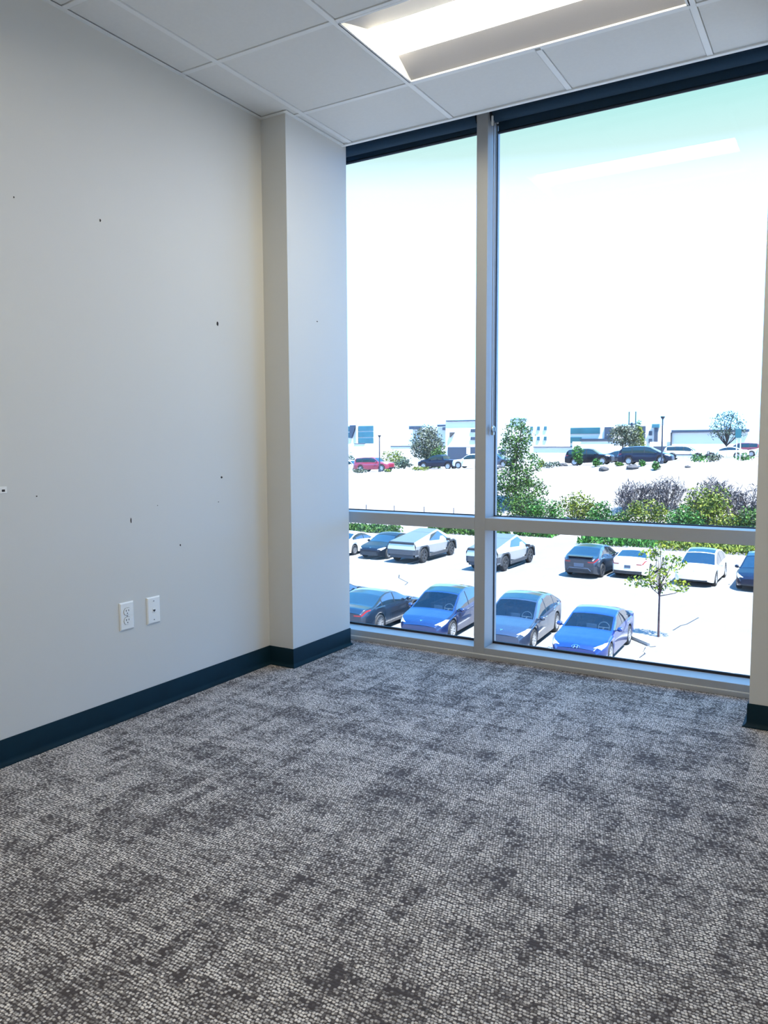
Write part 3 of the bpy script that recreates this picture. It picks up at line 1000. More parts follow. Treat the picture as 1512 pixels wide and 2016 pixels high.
        for sy in (-.38, .38):
            s_ = MB().box(xd - 1.15, xd - .65, sy - .25, sy + .25, zc - .50, zc - .34, .05)
            s_.box(xd - 1.28, xd - 1.12, sy - .24, sy + .24, zc - .40, zc + .18, .05)
            s_.box(xd - 1.30, xd - 1.18, sy - .12, sy + .12, zc + .20, zc + .38, .04)
            s_.build('front_seat', M['seat'], root)
        MB().box(xd - 2.1, xd - 1.95, -wc + .1, wc - .1, zc - .4, zc + .14, .05).build('rear_bench', M['seat'], root)
    return root


def wedge_truck(label, x, y, z, heading, group):
    """Angular stainless pickup with a straight roofline."""
    root = thing('pickup_truck', label, 'pickup truck', (x, y, z), heading, group)
    Lh, W, R = 2.84, 2.0, .44
    xf, xr = 1.85, -1.78
    xs = [-2.80, -2.4, -2.36, -2.24, -1.98, -1.60, -1.34, -1.20, -.35, .55, 1.28, 1.40, 1.66, 2.04, 2.30, 2.42, 2.60, 2.78]

    def crease(a):
        return np.interp(a, [-2.8, 2.78], [1.06, .90])

    def top(a):
        return np.interp(a, [-2.80, .55, 1.95, 2.78], [1.30, 1.79, 1.21, .97])

    def wtop(a):
        return np.interp(a, [-2.80, -.4, .55, 1.95, 2.78], [.84, .68, .62, .80, .82])

    def wcr(a):
        return np.interp(a, [-2.8, -2.2, 1.9, 2.5, 2.78], [.97, 1.0, 1.0, .95, .86])

    def bot(a):
        v = .46
        for xw in (xf, xr):
            d = abs(a - xw)
            v = max(v, np.interp(d, [.22, .50, .62], [1.00, .86, .46])) if d < .62 else v
        return min(v, crease(a) - .02)
    body = MB()
    for i in range(len(xs) - 1):
        a, e = xs[i], xs[i + 1]
        for sd in (1, -1):
            lo = [(a, sd * (wcr(a) - .05), bot(a)), (e, sd * (wcr(e) - .05), bot(e)), (e, sd * wcr(e), crease(e)), (a, sd * wcr(a), crease(a))]
            body.add(lo, [(0, 1, 2, 3) if sd > 0 else (3, 2, 1, 0)])
            up = [(a, sd * wcr(a), crease(a)), (e, sd * wcr(e), crease(e)), (e, sd * wtop(e), top(e)), (a, sd * wtop(a), top(a))]
            body.add(up, [(0, 1, 2, 3) if sd > 0 else (3, 2, 1, 0)])
        body.cur = 1
        body.add([(a, -wcr(a) + .05, bot(a)), (e, -wcr(e) + .05, bot(e)), (e, wcr(e) - .05, bot(e)), (a, wcr(a) - .05, bot(a))], [(0, 1, 2, 3)])
        body.cur = 0
        if a >= 1.9 or a >= 2.0:
            pass
    # nose cap
    a = 2.78
    body.add([(a, -wtop(a), top(a)), (a, wtop(a), top(a)), (a + .04, wcr(a) - .04, crease(a) - .16), (a + .04, -wcr(a) + .04, crease(a) - .16)], [(0, 1, 2, 3)])
    body.build('body', [M['steel'], M['trim']], root)

    def deck(a, e, inset, dz, name, mat):
        vs = [(a, -wtop(a) + inset, top(a) + dz), (e, -wtop(e) + inset, top(e) + dz), (e, wtop(e) - inset, top(e) + dz), (a, wtop(a) - inset, top(a) + dz)]
        vs += [(v[0], v[1], v[2] - .05) for v in vs]
        return MB().add(vs, [(0, 1, 2, 3), (7, 6, 5, 4), (0, 4, 5, 1), (1, 5, 6, 2), (2, 6, 7, 3), (3, 7, 4, 0)]).build(name, mat, root)
    deck(1.95, 2.78, 0, 0, 'hood', M['steel'])
    deck(.55, 1.95, 0.0, 0, 'windshield', M['cglass'])
    deck(-.42, .55, 0.0, 0, 'glass_roof', M['bedcover'])
    deck(-2.74, -.44, .0, -.002, 'bed_cover', M['bedcover'])
    MB().box(-2.855, -2.79, -.845, .845, 1.17, 1.285, .01).build('tail_light_bar', M['trim'], root)
    for sd in (1, -1):     # side glass lying in the upper flank
        def on(a, t):
            return (a, sd * (wcr(a) + (wtop(a) - wcr(a)) * t + .006), crease(a) + (top(a) - crease(a)) * t + .004)
        q = [on(1.55, .30), on(.50, .86), on(-.50, .86), on(-.98, .42)]
        f = (0, 1, 2, 3) if sd > 0 else (3, 2, 1, 0)
        inner = [(p[0], p[1] - sd * .02, p[2]) for p in q]
        MB().add(q + inner, [f, (4, 5, 6, 7), (0, 1, 5, 4), (1, 2, 6, 5), (2, 3, 7, 6), (3, 0, 4, 7)]).build('side_window', M['cglass'], root)
        p0 = on(1.22, .25)
        MB().box(p0[0] - .08, p0[0] + .08, min(p0[1], p0[1] + sd * .24), max(p0[1], p0[1] + sd * .24), p0[2] - .06, p0[2] + .09, .015).build('side_mirror', M['trim'], root)
        MB().prism([(1.20, .48), (-.95, .48), (-1.15, .30), (1.24, .30)], sd * .90, sd * 1.0, 'y').build('rocker_panel', M['clad'], root)
        for xw in (xf, xr):
            outer = [(.66, .40), (.57, .88), (.29, 1.03), (-.29, 1.03), (-.57, .88), (-.66, .40)]
            inn = [(.58, .36), (.50, .80), (.24, .95), (-.24, .95), (-.50, .80), (-.58, .36)]
            vs = []
            for yy in (sd * .92, sd * 1.012):
                vs += [(xw + p[0], yy, p[1]) for p in outer] + [(xw + p[0], yy, p[1]) for p in inn]
            fs = []
            for k in range(5):
                fs += [(12 + k, 12 + k + 1, 18 + k + 1, 18 + k), (k, k + 1, 6 + k + 1, 6 + k), (k, k + 1, 12 + k + 1, 12 + k), (6 + k, 7 + k, 19 + k, 18 + k)]
            fs += [(0, 6, 18, 12), (5, 11, 23, 17)]
            MB().add(vs, fs).build('wheel_arch', M['clad'], root)
            wheel(root, xw, sd * .87, R, sd, M['rimdark'] if xw > 0 else M['rimdark'], 6)
    # tailgate and bumpers
    MB().add([(-2.80, -.84, 1.27), (-2.80, .84, 1.27), (-2.86, .93, .86), (-2.86, -.93, .86), (-2.7, -.84, 1.27), (-2.7, .84, 1.27), (-2.7, .93, .86), (-2.7, -.93, .86)],
             [(0, 1, 2, 3), (7, 6, 5, 4), (0, 4, 5, 1), (1, 5, 6, 2), (2, 6, 7, 3), (3, 7, 4, 0)]).build('tailgate', M['steel'], root)
    bm_ = MB().prism([(-2.52, -1.0), (-2.78, -.97), (-2.88, -.80), (-2.88, .80), (-2.78, .97), (-2.52, 1.0)], .56, .86, 'z')
    bm_.prism([(-2.45, -.86), (-2.80, -.80), (-2.80, .80), (-2.45, .86)], .36, .56, 'z')
    bm_.build('rear_bumper', M['clad'], root)
    MB().prism([(2.5, -.92), (2.80, -.84), (2.86, -.6), (2.86, .6), (2.80, .84), (2.5, .92)], .42, .76, 'z').build('front_bumper', M['clad'], root)
    MB().box(2.79, 2.83, -.80, .80, .92, .95, .004).build('headlight_bar', M['lamp'], root)
    return root


UP, DN, RT, LF = PI / 2, -PI / 2, 0.0, PI
P_blue = paint('deep_blue_paint', (.004, .016, .075))
P_grey = paint('slate_blue_paint', (.022, .034, .065))
P_elec = paint('bright_blue_paint', (.002, .020, .130))
P_mid = paint('midnight_paint', (.006, .014, .030))
P_char = paint('charcoal_paint', (.010, .018, .032))
P_white = paint('white_paint', (.62, .62, .61), metal=0.0)
P_red = paint('red_paint', (.22, .006, .028), metal=.1)
P_maroon = paint('maroon_paint', (.14, .012, .022), metal=.1)
P_black = paint('black_paint', (.003, .004, .010), coat=.25, spec=.25)
P_navy = paint('navy_paint', (.004, .008, .024), coat=.3, spec=.25)
P_steelblue = paint('steel_blue_paint', (.03, .045, .08))

GN = 'cars in the row below the window'
GM = 'cars in the second row of the parking lot'
GF = 'cars in the upper lot across the bank'

# row below the window
car('hatch', 'deep blue hatchback left of the mullion, facing the window', -10.35, 26.3, GZ, DN + .05, P_blue, GN, near=True, badge='t', spokes=10)
car('hatch', 'slate blue hatchback right of the mullion, facing the window', -7.35, 26.45, GZ, DN + .05, P_grey, GN, near=True, badge='t', spokes=10)
car('sedan', 'bright blue sedan nearest the wheel stop, facing the window', -4.57, 26.1, GZ, DN + .02, P_elec, GN, near=True, badge='h', grille=True, spokes=7)
car('sedan', 'dark midnight sedan seen from behind with red tail lights by the pilaster', -13.1, 25.8, GZ, UP, P_mid, GN, spokes=10, plate_at=[(-1, .62)])
car('sedan', 'black sedan mostly hidden by the pilaster, only its roof showing', -15.95, 26.6, GZ, UP, P_black, GN)
# second row
wedge_truck('angular silver pickup in the left bay, its tailgate towards the window', -19.65, 42.15, GZ, UP - .01, GM)
wedge_truck('angular silver pickup crossed by the mullion, its tailgate towards the window', -14.28, 41.7, GZ, UP - .03, GM)
cr_ = car('hatch', 'charcoal crossover in the second row seen from behind', -9.05, 42.0, GZ, UP - .05, P_char, GM, spokes=8, rimmat=M['rimdark'])
MB().prism([(-2.12, 1.13), (-2.34, 1.12), (-2.35, 1.145), (-2.12, 1.175)], -.66, .66, 'y').build('spoiler', P_char, cr_)
MB().tube([(-2.42, -.62, .42), (-2.455, -.50, .56), (-2.455, .50, .56), (-2.42, .62, .42)], .022, 6).build('bumper_trim', M['plate'], cr_)
MB().box(-2.47, -2.43, -.26, .26, .62, .80, .004).build('licence_plate', M['plate'], cr_)
car('sedan', 'white car behind the young tree, rear towards the window', -6.85, 43.0, GZ, UP - .03, P_white, GM, plate_at=[(-1, .66)])
car('hatch', 'white hatchback right of the young tree, facing the window', -3.57, 42.3, GZ, DN - .02, P_white, GM, badge='t', spokes=8)
car('hatch', 'dark blue car cut off by the right edge of the window', -.75, 42.2, GZ, DN - .02, P_navy, GM)
car('sedan', 'black sedan facing the window, left of the silver pickup', -22.25, 42.2, GZ, DN, P_black, GM, grille=True, badge='t', spokes=10)
car('sedan', 'white sedan at the left end of the second row', -24.95, 42.3, GZ, UP, P_white, GM, spokes=10)
# upper lot
BIG = dict(L=5.5, wb=3.3)
car('suv', 'long red sport utility vehicle in the upper lot', -49.55, 85.0, gz(-49.5, 85), RT, P_red, GF, step=.08, scale=1.06, tilt=.04)
car('suv', 'white car cut off by the pilaster behind the red vehicle', -55.0, 87.5, gz(-55, 87), RT, P_white, GF, step=.09, scale=.93)
car('pickup', 'dark blue pickup parked under the olive tree', -41.9, 88.5, gz(-42, 88.5), LF, P_navy, GF, step=.09)
car('suv', 'white wagon behind the mullion in the upper lot', -35.4, 84.5, gz(-35.4, 84.5), LF, P_white, GF, step=.08, scale=.98)
car('suv', 'steel blue car behind the tall tree right of the mullion', -36.3, 93.0, gz(-36.3, 93), RT, P_steelblue, GF, step=.09, scale=1.0)
car('suv', 'black sport utility vehicle with a small bush growing before it', -21.2, 83.4, gz(-21.2, 83.4), RT, P_black, GF, step=.08, scale=1.0, tilt=.04)
car('sedan', 'dark sedan parked just behind the black vehicle', -19.6, 92.0, gz(-19.6, 92), RT, P_mid, GF, step=.09)
car('minivan', 'dark navy minivan in front of the lamp post', -14.3, 78.7, gz(-14.3, 78.7), RT, P_navy, GF, step=.08, scale=1.0, tilt=.04)
jeep = car('suv', 'white boxy off-roader with a black front bar', -13.55, 95.9, gz(-13.55, 95.9), RT, P_white, GF, step=.08, scale=.95)
MB().tube([(2.62, -.7, .75), (2.66, -.7, 1.05), (2.66, .7, 1.05), (2.62, .7, .75)], .05, 6).build('bull_bar', M['trim'], jeep)
MB().box(2.45, 2.75, -.9, .9, .5, .78, .03).build('front_bar', M['trim'], jeep)
for sd in (-1, 1):
    for xw in (1.6, -1.38):
        MB().tube([(xw + .5 * math.cos(a), sd * 1.0, .39 + .5 * math.sin(a)) for a in np.linspace(.1, PI - .1, 9)], .05, 6).build('fender_flare', M['clad'], jeep)
    MB().box(-2.3, 1.6, sd * 1.0 - .02, sd * 1.0 + .02, .62, .74, .006).build('side_stripe', M['clad'], jeep)
car('sedan', 'white sedan in the upper lot below the round bare tree', -9.45, 98.3, gz(-9.45, 98.3), LF, P_white, GF, step=.08, scale=1.0)
car('suv', 'maroon car behind the white sedan at the far right', -8.9, 108.0, gz(-9, 108) + .12, LF, P_maroon, GF, step=.09, scale=.95)
car('sedan', 'white car cut off by the right edge of the window in the upper lot', -5.75, 104.0, gz(-5.9, 104), LF, P_white, GF, step=.09)


# ------------------------------------------------------------------ plants
def leaves(mb, blobs, n, size, rnd, twig=False, shell=.45):
    tot = sum(b[3] * b[4] * b[5] for b in blobs)
    for (bx, by, bz, rx, ry, rz) in blobs:
        for _ in range(max(3, int(n * rx * ry * rz / tot))):
            while True:
                d = Vector((rnd.gauss(0, 1), rnd.gauss(0, 1), rnd.gauss(0, 1)))
                if d.length > .01:
                    break
            d.normalize()
            r = shell + (1 - shell) * rnd.random() ** .6
            r *= rnd.uniform(.85, 1.12)
            p = Vector((bx + d.x * rx * r, by + d.y * ry * r, bz + d.z * rz * r))
            if p.z < .02:
                p.z = .02 + .1 * rnd.random()
            if twig:
                u = Vector((rnd.gauss(0, .5) + d.x * .6, rnd.gauss(0, .5) + d.y * .6, abs(rnd.gauss(.7, .5)))).normalized() * size * rnd.uniform(.8, 1.7)
                w = Vector((rnd.gauss(0, 1), rnd.gauss(0, 1), rnd.gauss(0, 1))).cross(u).normalized() * size * .13
            else:
                u = Vector((rnd.gauss(0, 1), rnd.gauss(0, 1), rnd.gauss(0, .8))).normalized() * size * rnd.uniform(.7, 1.3)
                w = u.cross(Vector((rnd.gauss(0, 1), rnd.gauss(0, 1), rnd.gauss(0, 1)))).normalized() * size * rnd.uniform(.4, .7)
            mb.add([p - u * .5, p + w * .5, p + u * .5, p - w * .5], [(0, 1, 2, 3)])


def tree(name, label, cat, x, y, z, blobs, n, size, leaf, trunk_h, trunk_r, bark, group, branches=7, seed=1, spread=.8):
    rnd = random.Random(seed)
    t = thing(name, label, cat, (x, y, z), 0, group)
    mb = MB()
    mb.tube([(0, 0, -.05), (rnd.uniform(-.05, .05), 0, trunk_h * .5), (0, rnd.uniform(-.05, .05), trunk_h)], [trunk_r * 1.25, trunk_r, trunk_r * .8], 8)
    for k in range(branches):
        b_ = blobs[k % len(blobs)]
        e = Vector((b_[0] + rnd.uniform(-spread, spread) * b_[3], b_[1] + rnd.uniform(-spread, spread) * b_[4], b_[2] + rnd.uniform(-.1, spread) * b_[5]))
        s_ = Vector((0, 0, trunk_h * rnd.uniform(.7, 1.0)))
        m_ = s_.lerp(e, .5) + Vector((0, 0, -.08 * (e - s_).length))
        mb.tube([s_, m_, e], [trunk_r * .6, trunk_r * .4, trunk_r * .15], 6)
    mb.build('trunk', bark, t, smooth=60)
    fb = MB()
    leaves(fb, blobs, n, size, rnd)
    fb.build('foliage', leaf, t, fix=False)
    return t


def shrub(name, label, cat, x, y, w, h, n, size, leaf, group, seed, twig=False, z=None, dep=None, lumps=5):
    rnd = random.Random(seed)
    t = thing(name, label, cat, (x, y, gz(x, y) if z is None else z), 0, group)
    dep = dep or w
    blobs = [(0, 0, h * .45, w * .36, dep * .36, h * .45)]
    for k in range(lumps):
        a = 2 * PI * k / lumps + rnd.random()
        hh = h * rnd.uniform(.55, .95)
        blobs.append((math.cos(a) * w * .28, math.sin(a) * dep * .28, hh * .5, w * rnd.uniform(.2, .3), dep * rnd.uniform(.2, .3), hh * .5))
    st_ = MB()
    for k in range(5):
        a = 2 * PI * k / 5
        st_.tube([(0, 0, -.05), (math.cos(a) * w * .12, math.sin(a) * dep * .12, h * .4), (math.cos(a) * w * .22, math.sin(a) * dep * .22, h * .75)], [.012 * h, .008 * h, .004 * h], 5)
    st_.build('stems', M['bark'], t)
    fb = MB()
    leaves(fb, blobs, n, size, rnd, twig, .3)
    fb.build('foliage', leaf, t, fix=False)
    return t


GT = 'trees beyond the parking lot'
tree('olive_tree', 'rounded olive green tree in the upper lot over the dark pickup', 'tree', -47.2, 95, gz(-47, 95),
     [(0, 0, 3.6, 2.3, 2.2, 2.2), (-.6, .2, 2.6, 1.9, 1.8, 1.5), (1.0, 0, 2.8, 1.7, 1.7, 1.8), (.1, 0, 4.9, 1.5, 1.5, 1.1)], 3600, .30, M['leaf_olive'], 2.2, .10, M['bark'], GT, seed=3)
tree('tall_tree', 'tall feathery tree on the bank right of the mullion', 'tree', -22.0, 63.7, gz(-22.0, 63.7),
     [(.1, 0, 6.0, 1.45, 1.3, 1.5), (-.3, 0, 5.2, 1.4, 1.2, 1.1), (.15, 0, 7.25, .8, .7, .6), (.6, .1, 3.8, 1.75, 1.4, 1.1), (-.2, -.2, 2.4, 2.1, 1.7, 1.2), (.8, 0, 1.6, 2.1, 1.8, 1.1), (-1.0, .2, 1.0, 1.6, 1.4, .9)], 5200, .24, M['leaf_green'], 6.0, .09, M['bark'], GT, 14, seed=5)
tree('broad_tree', 'grey green tree behind the dark sedan in the upper lot', 'tree', -24.2, 110, gz(-24, 110),
     [(-.4, 0, 3.4, 1.7, 1.6, 1.4), (1.0, 0, 3.6, 1.3, 1.3, 1.5), (1.5, 0, 2.5, 1.0, 1.0, 1.2), (-.2, 0, 4.3, 1.2, 1.2, .8)], 1900, .32, M['leaf_olive'], 2.3, .10, M['bark'], GT, seed=7)
tree('conifer', 'narrow pale green tree beside the broad grey green tree', 'tree', -23.95, 118, gz(-24, 118),
     [(0, 0, 2.4, 1.1, 1.1, 1.4), (0, 0, 3.9, .8, .8, 1.2), (0, 0, 5.1, .45, .45, .7)], 1200, .34, M['leaf_lime'], 2.4, .12, M['bark'], GT, seed=8)
tree('round_tree', 'open round tree with bare branches above the white sedan', 'tree', -11.3, 113.5, gz(-11.3, 113.5),
     [(0, 0, 4.3, 2.3, 2.0, 1.9), (-.9, 0, 3.4, 1.6, 1.4, 1.2), (1.2, 0, 3.6, 1.5, 1.4, 1.3), (.2, 0, 5.4, 1.2, 1.2, .8)], 1000, .28, M['leaf_sea'], 2.0, .10, M['bark'], GT, 26, seed=9, spread=.95)
tree('young_tree', 'thin young tree with lime leaves in the lot, before the white cars', 'tree', -3.03, 28.93, GZ,
     [(-.66, 0, 1.98, .60, .45, .22), (.55, 0, 1.95, .55, .43, .22), (-.1, 0, 2.3, .42, .37, .34), (.42, 0, 2.75, .45, .37, .34), (-.36, .12, 3.0, .40, .37, .28), (.02, 0, 3.5, .25, .25, .38), (-.06, 0, 1.75, .31, .25, .16)], 640, .135, M['leaf_young'], 1.95, .032, M['bark_red'], GT, 16, seed=11, spread=.9)
tree('small_tree', 'small round green tree in front of the black vehicle', 'tree', -21.55, 80, gz(-21.5, 80),
     [(0, 0, 1.35, .65, .6, .75), (.1, 0, .7, .55, .5, .5)], 700, .2, M['leaf_bright'], 1.2, .06, M['bark'], GT, 5, seed=12)

GS = 'bushes on the bank behind the parking lot'
bank = [  # name, label, x, y, w, h, leaves, size, material, twig
    ('bush', 'bright green bush at the foot of the tall tree', -18.08, 59.84, 3.65, 2.5, 1908, 0.21, 'leaf_bright', False),
    ('bush', 'yellow green bush right of the tall tree', -15.54, 61.03, 3.67, 2.88, 1660, 0.21, 'leaf_lime', False),
    ('bush', 'small fresh green bush left of the bare twiggy bush', -13.42, 59.7, 2.5, 2.57, 1244, 0.2, 'leaf_bright', False),
    ('twiggy_bush', 'bare twiggy grey bush nearest the fresh green bush', -11.86, 63.1, 3.66, 3.11, 1453, 0.4, 'leaf_grey', True),
    ('twiggy_bush', 'bare mauve grey bush between two yellow green bushes', -9.56, 63.65, 4.22, 3.16, 1672, 0.4, 'leaf_grey', True),
    ('bush', 'low yellow green bush in front of the bare bushes', -10.09, 60.2, 3.83, 2.61, 1835, 0.2, 'leaf_lime', False),
    ('bush', 'large lime green bush in the middle of the right bay bank', -6.34, 61.15, 4.46, 3.51, 2230, 0.23, 'leaf_lime', False),
    ('bush', 'dark green undergrowth bush below the large lime bush', -7.42, 59.53, 3.19, 2.4, 1733, 0.2, 'leaf_bright', False),
    ('twiggy_bush', 'bare lilac grey bush at the right end of the bank', -3.28, 62.01, 3.8, 3.21, 1667, 0.4, 'leaf_grey', True),
    ('bush', 'green bush at the right end below the lilac grey bush', -2.54, 59.65, 3.38, 2.55, 1590, 0.21, 'leaf_green', False),
    ('twiggy_bush', 'bare grey bush half hidden behind the large lime green bush', -6.1, 64.3, 3.9, 2.75, 1500, 0.4, 'leaf_grey', True),
    ('bush', 'olive green bush between the large lime bush and the right edge', -4.25, 60.1, 2.5, 1.9, 950, 0.2, 'leaf_lime', False),
    ('bush', 'leafy green bush between the fresh green and low yellow green bushes', -11.9, 59.9, 2.0, 1.75, 850, 0.2, 'leaf_green', False),
    ('bush', 'tall blue green bush at the right edge of the window', -1.31, 63.97, 2.33, 4.9, 988, 0.26, 'leaf_sea', False),
    ('bush', 'grey green bush left of the tall tree on the bank', -23.19, 61.11, 2.33, 1.84, 798, 0.23, 'leaf_green', False),
    ('bush', 'dark green bush behind the foot of the tall tree', -20.29, 61.12, 3.51, 2.55, 1630, 0.21, 'leaf_green', False),
]
for k, (nm, lb, x, y, w, h_, n, sz, lm, tw) in enumerate(bank):
    shrub(nm, lb, 'bush', x, y, w, h_, n, sz, M[lm], GS, 40 + k, tw, dep=w * .6)

# ground cover strips at the back of the lot
rnd = random.Random(99)
for (lb, x0, x1, y0, y1, n, lm) in (
        ('strip of low green ground cover behind the white and black sedans', -33.07, -27.8, 51.96, 53.92, 1540, 'leaf_green'),
        ('strip of low ground cover behind the left silver pickup', -25.83, -19.7, 54.17, 56.86, 2420, 'leaf_green'),
        ('strip of grass behind the silver pickup crossed by the mullion', -19.21, -16.03, 55.64, 57.6, 1100, 'leaf_bright'),
        ('strip of grass behind the charcoal crossover', -13.33, -8.18, 52.94, 57.35, 2090, 'leaf_bright'),
        ('strip of grass behind the white hatchback at the right', -7.93, -1.07, 52.69, 57.48, 2640, 'leaf_lime')):
    mb = MB()
    for _ in range(n):
        p = Vector((rnd.uniform(x0, x1), rnd.uniform(y0, y1), GZ + rnd.uniform(.02, .5)))
        u = Vector((rnd.gauss(0, .5), rnd.gauss(0, .5), abs(rnd.gauss(.8, .4)))).normalized() * rnd.uniform(.18, .42)
        w = u.cross(Vector((rnd.gauss(0, 1), rnd.gauss(0, 1), rnd.gauss(0, 1)))).normalized() * .07
        mb.add([p - u * .5, p + w, p + u * .5, p - w], [(0, 1, 2, 3)])
    o = mb.build('grass', M[lm], fix=False)
    tag(o, lb, 'grass', 'ground cover strips', 'stuff')

GL = 'small plants on the upper bank'
small = [
    ('pale green shrub right below the red vehicle', -50.6, 77.5, 1.5, 1.2, 'leaf_sea'), ('small pale shrub below the tail of the red vehicle', -53.0, 77.0, 1.2, .9, 'leaf_olive'),
    ('low pale shrub below the nose of the red vehicle', -46.6, 77.0, 1.8, .7, 'leaf_olive'), ('thin yellowish plant right of the red vehicle', -43.4, 78.0, .9, .4, 'leaf_lime'),
    ('long low yellow green plant below the olive tree', -39.6, 79.0, 2.2, .6, 'leaf_lime'), ('little lime plant below the white wagon', -31.6, 79.5, 1.1, .45, 'leaf_lime'),
    ('low blue grey shrub under the tail of the black vehicle', -22.6, 75.0, 1.9, .7, 'leaf_sea'), ('dry straw coloured tuft left of the black vehicle', -23.9, 75.6, .9, .9, 'leaf_lime'),
    ('bright green tuft below the black vehicle', -18.0, 74.4, 1.1, .9, 'leaf_bright'), ('small dark plant between black vehicle and minivan', -15.9, 74.6, .9, .4, 'leaf_green'),
    ('green tuft under the rear wheel of the minivan', -13.6, 73.8, .7, .7, 'leaf_bright'), ('green spiky plant under the middle of the minivan', -12.0, 72.0, .8, .9, 'leaf_bright'),
    ('leafy green shrub under the front of the off-roader', -9.25, 78.0, 1.8, .95, 'leaf_bright'), ('pale low shrub right of the leafy green shrub', -8.0, 78.0, 1.4, .9, 'leaf_olive'),
    ('spreading green plant below the white sedan', -5.6, 79.5, 1.7, .9, 'leaf_bright')]
for k, (lb, x, y, w, h_, lm) in enumerate(small):
    shrub('small_shrub', lb, 'shrub', x, y, w, h_, 230, .22, M[lm], GL, 100 + k, lumps=3)
GB = 'bushes beside the far buildings'
for k, (lb, x, y, w, h_, lm, n) in enumerate([
        ('green bush behind the left lamp post', -57.5, 104, 4.6, 3.4, 'leaf_lime', 420), ('dense green bush between lamp post and olive tree', -50.6, 104, 4.6, 3.2, 'leaf_bright', 420),
        ('blue green bush below the left lamp post', -53.6, 100, 2.6, 1.9, 'leaf_sea', 200), ('olive shrub beside the trunk of the olive tree', -43.9, 92, 2.6, 3.4, 'leaf_green', 300),
        ('pale bush against the low wall at the far left', -66.0, 104, 2.4, 3.2, 'leaf_sea', 170), ('low blue bush in front of the dense green bush', -49.2, 100, 3.0, 1.0, 'leaf_sea', 130),
        ('bush at the foot of the broad grey green tree', -26.6, 100, 1.6, 1.8, 'leaf_olive', 120)]):
    shrub('far_bush', lb, 'bush', x, y, w, h_, int(n * 2.2), .32, M[lm], GB, 140 + k, lumps=4)

# rocks
GR = 'dark rocks on the upper bank'
for k, (lb, x, y, r) in enumerate([('small dark rock below the white wagon', -29.7, 79.0, .34), ('dark rock left of the small tree', -23.2, 80.5, .34), ('flat dark rock below the bright green tuft', -16.7, 72.2, .36),
                                   ('dark rock left of the minivan', -14.2, 72.6, .40), ('tiny dark rock below the lamp post on the right', -9.4, 72.6, .18), ('dark rock near the sign posts', -3.3, 78.6, .34)]):
    rnd = random.Random(200 + k)
    mb = MB()
    n1, n2 = 6, 9
    vs = []
    for i in range(n1 + 1):
        for j in range(n2):
            th, ph = PI * i / n1, 2 * PI * j / n2
            q = r * rnd.uniform(.8, 1.15)
            vs.append((q * 1.5 * math.sin(th) * math.cos(ph), q * math.sin(th) * math.sin(ph), q * .7 * math.cos(th) + r * .35))
    mb.add(vs, [(i * n2 + j, i * n2 + (j + 1) % n2, (i + 1) * n2 + (j + 1) % n2, (i + 1) * n2 + j) for i in range(n1) for j in range(n2)])
    o = mb.build('rock', M['stone'], loc=(x, y, gz(x, y)))
    tag(o, lb, 'rock', GR)

# ------------------------------------------------------------------ posts, signs, wheel stop, fence
def lamp_post(label, x, y, h_):
    t = thing('lamp_post', label, 'lamp post', (x, y, gz(x, y)), 0, 'lamp posts in the upper lot')
    MB().lathe([(0, 0), (.16, 0), (.16, .3), (.08, .34), (.06, h_ - .25), (0, h_ - .25)], n=10).build('pole', M['post'], t, smooth=40)
    MB().lathe([(0, h_ - .28), (.07, h_ - .28), (.20, h_ - .08), (.20, h_), (0, h_)], n=10).build('lamp_head', M['post'], t, smooth=40)


lamp_post('dark lamp post in front of the red vehicle', -45.85, 80.2, 4.45)
lamp_post('tall dark lamp post at the nose of the minivan', -12.3, 76.0, 4.45)
t = thing('road_sign', 'plain white sign on a white post above the white wagon', 'sign', (-39.5, 92, gz(-39.5, 92)))
MB().tube([(0, 0, 0), (0, 0, 2.5)], .05, 8).build('post', M['white_post'], t)
MB().box(-.28, .28, -.06, -.03, 1.75, 2.62, .02).build('sign_panel', M['sign_white'], t)
t = thing('road_sign', 'small teal sign on twin white posts in front of the white sedan', 'sign', (-5.95, 78, gz(-5.95, 78)))
for xx in (-.16, .16):
    MB().tube([(xx, 0, 0), (xx, 0, 2.9 if xx < 0 else 2.6)], .045, 8).build('post', M['white_post'], t)
MB().box(-.30, .22, -.08, -.05, 2.15, 2.95, .02).build('sign_panel', M['sign_teal'], t)
t = thing('hand_rail', 'stub of a dark rail at the far right of the upper lot', 'rail', (-6.4, 112, gz(-6.4, 112)))
MB().tube([(0, 0, 0), (0, 0, 2.6)], .05, 6).build('post', M['post'], t)

ws_ = MB().box(-.74, .74, -.13, .13, 0, .15, .03).build('wheel_stop', M['concrete'], loc=(-3.42, 27.9, GZ))
ws_.rotation_euler = (0, 0, -.76)
tag(ws_, 'grey concrete wheel stop on the ground right of the bright blue sedan', 'wheel stop')

fn = thing('wire_fence', 'low wire fence of thin stakes across the foot of the bank on the left', 'fence', (-31, 60, gz(-31, 60)))
for xp in (-38.0, -35.1, -32.13, -29.09, -26.22):
    zz = gz(xp, 60) - gz(-31, 60)
    MB().tube([(xp + 31, 0, zz - .05), (xp + 31, 0, zz + 1.15)], .035, 6).build('stake', M['post'], fn)
for hh in (.3, .6, .9):
    MB().tube([(-7, 0, hh), (4.78, 0, hh)], .004, 4).build('wire', M['post'], fn)


# ------------------------------------------------------------------ far buildings
def bld(name, label, cat='building', group='buildings on the skyline'):
    return thing(name, label, cat, (0, 0, 0), 0, group)


def bx(name, mat, t, x0, x1, y0, y1, z0, z1, b=0.0):
    return MB().box(x0, x1, y0, y1, z0, z1, b).build(name, mat, t)


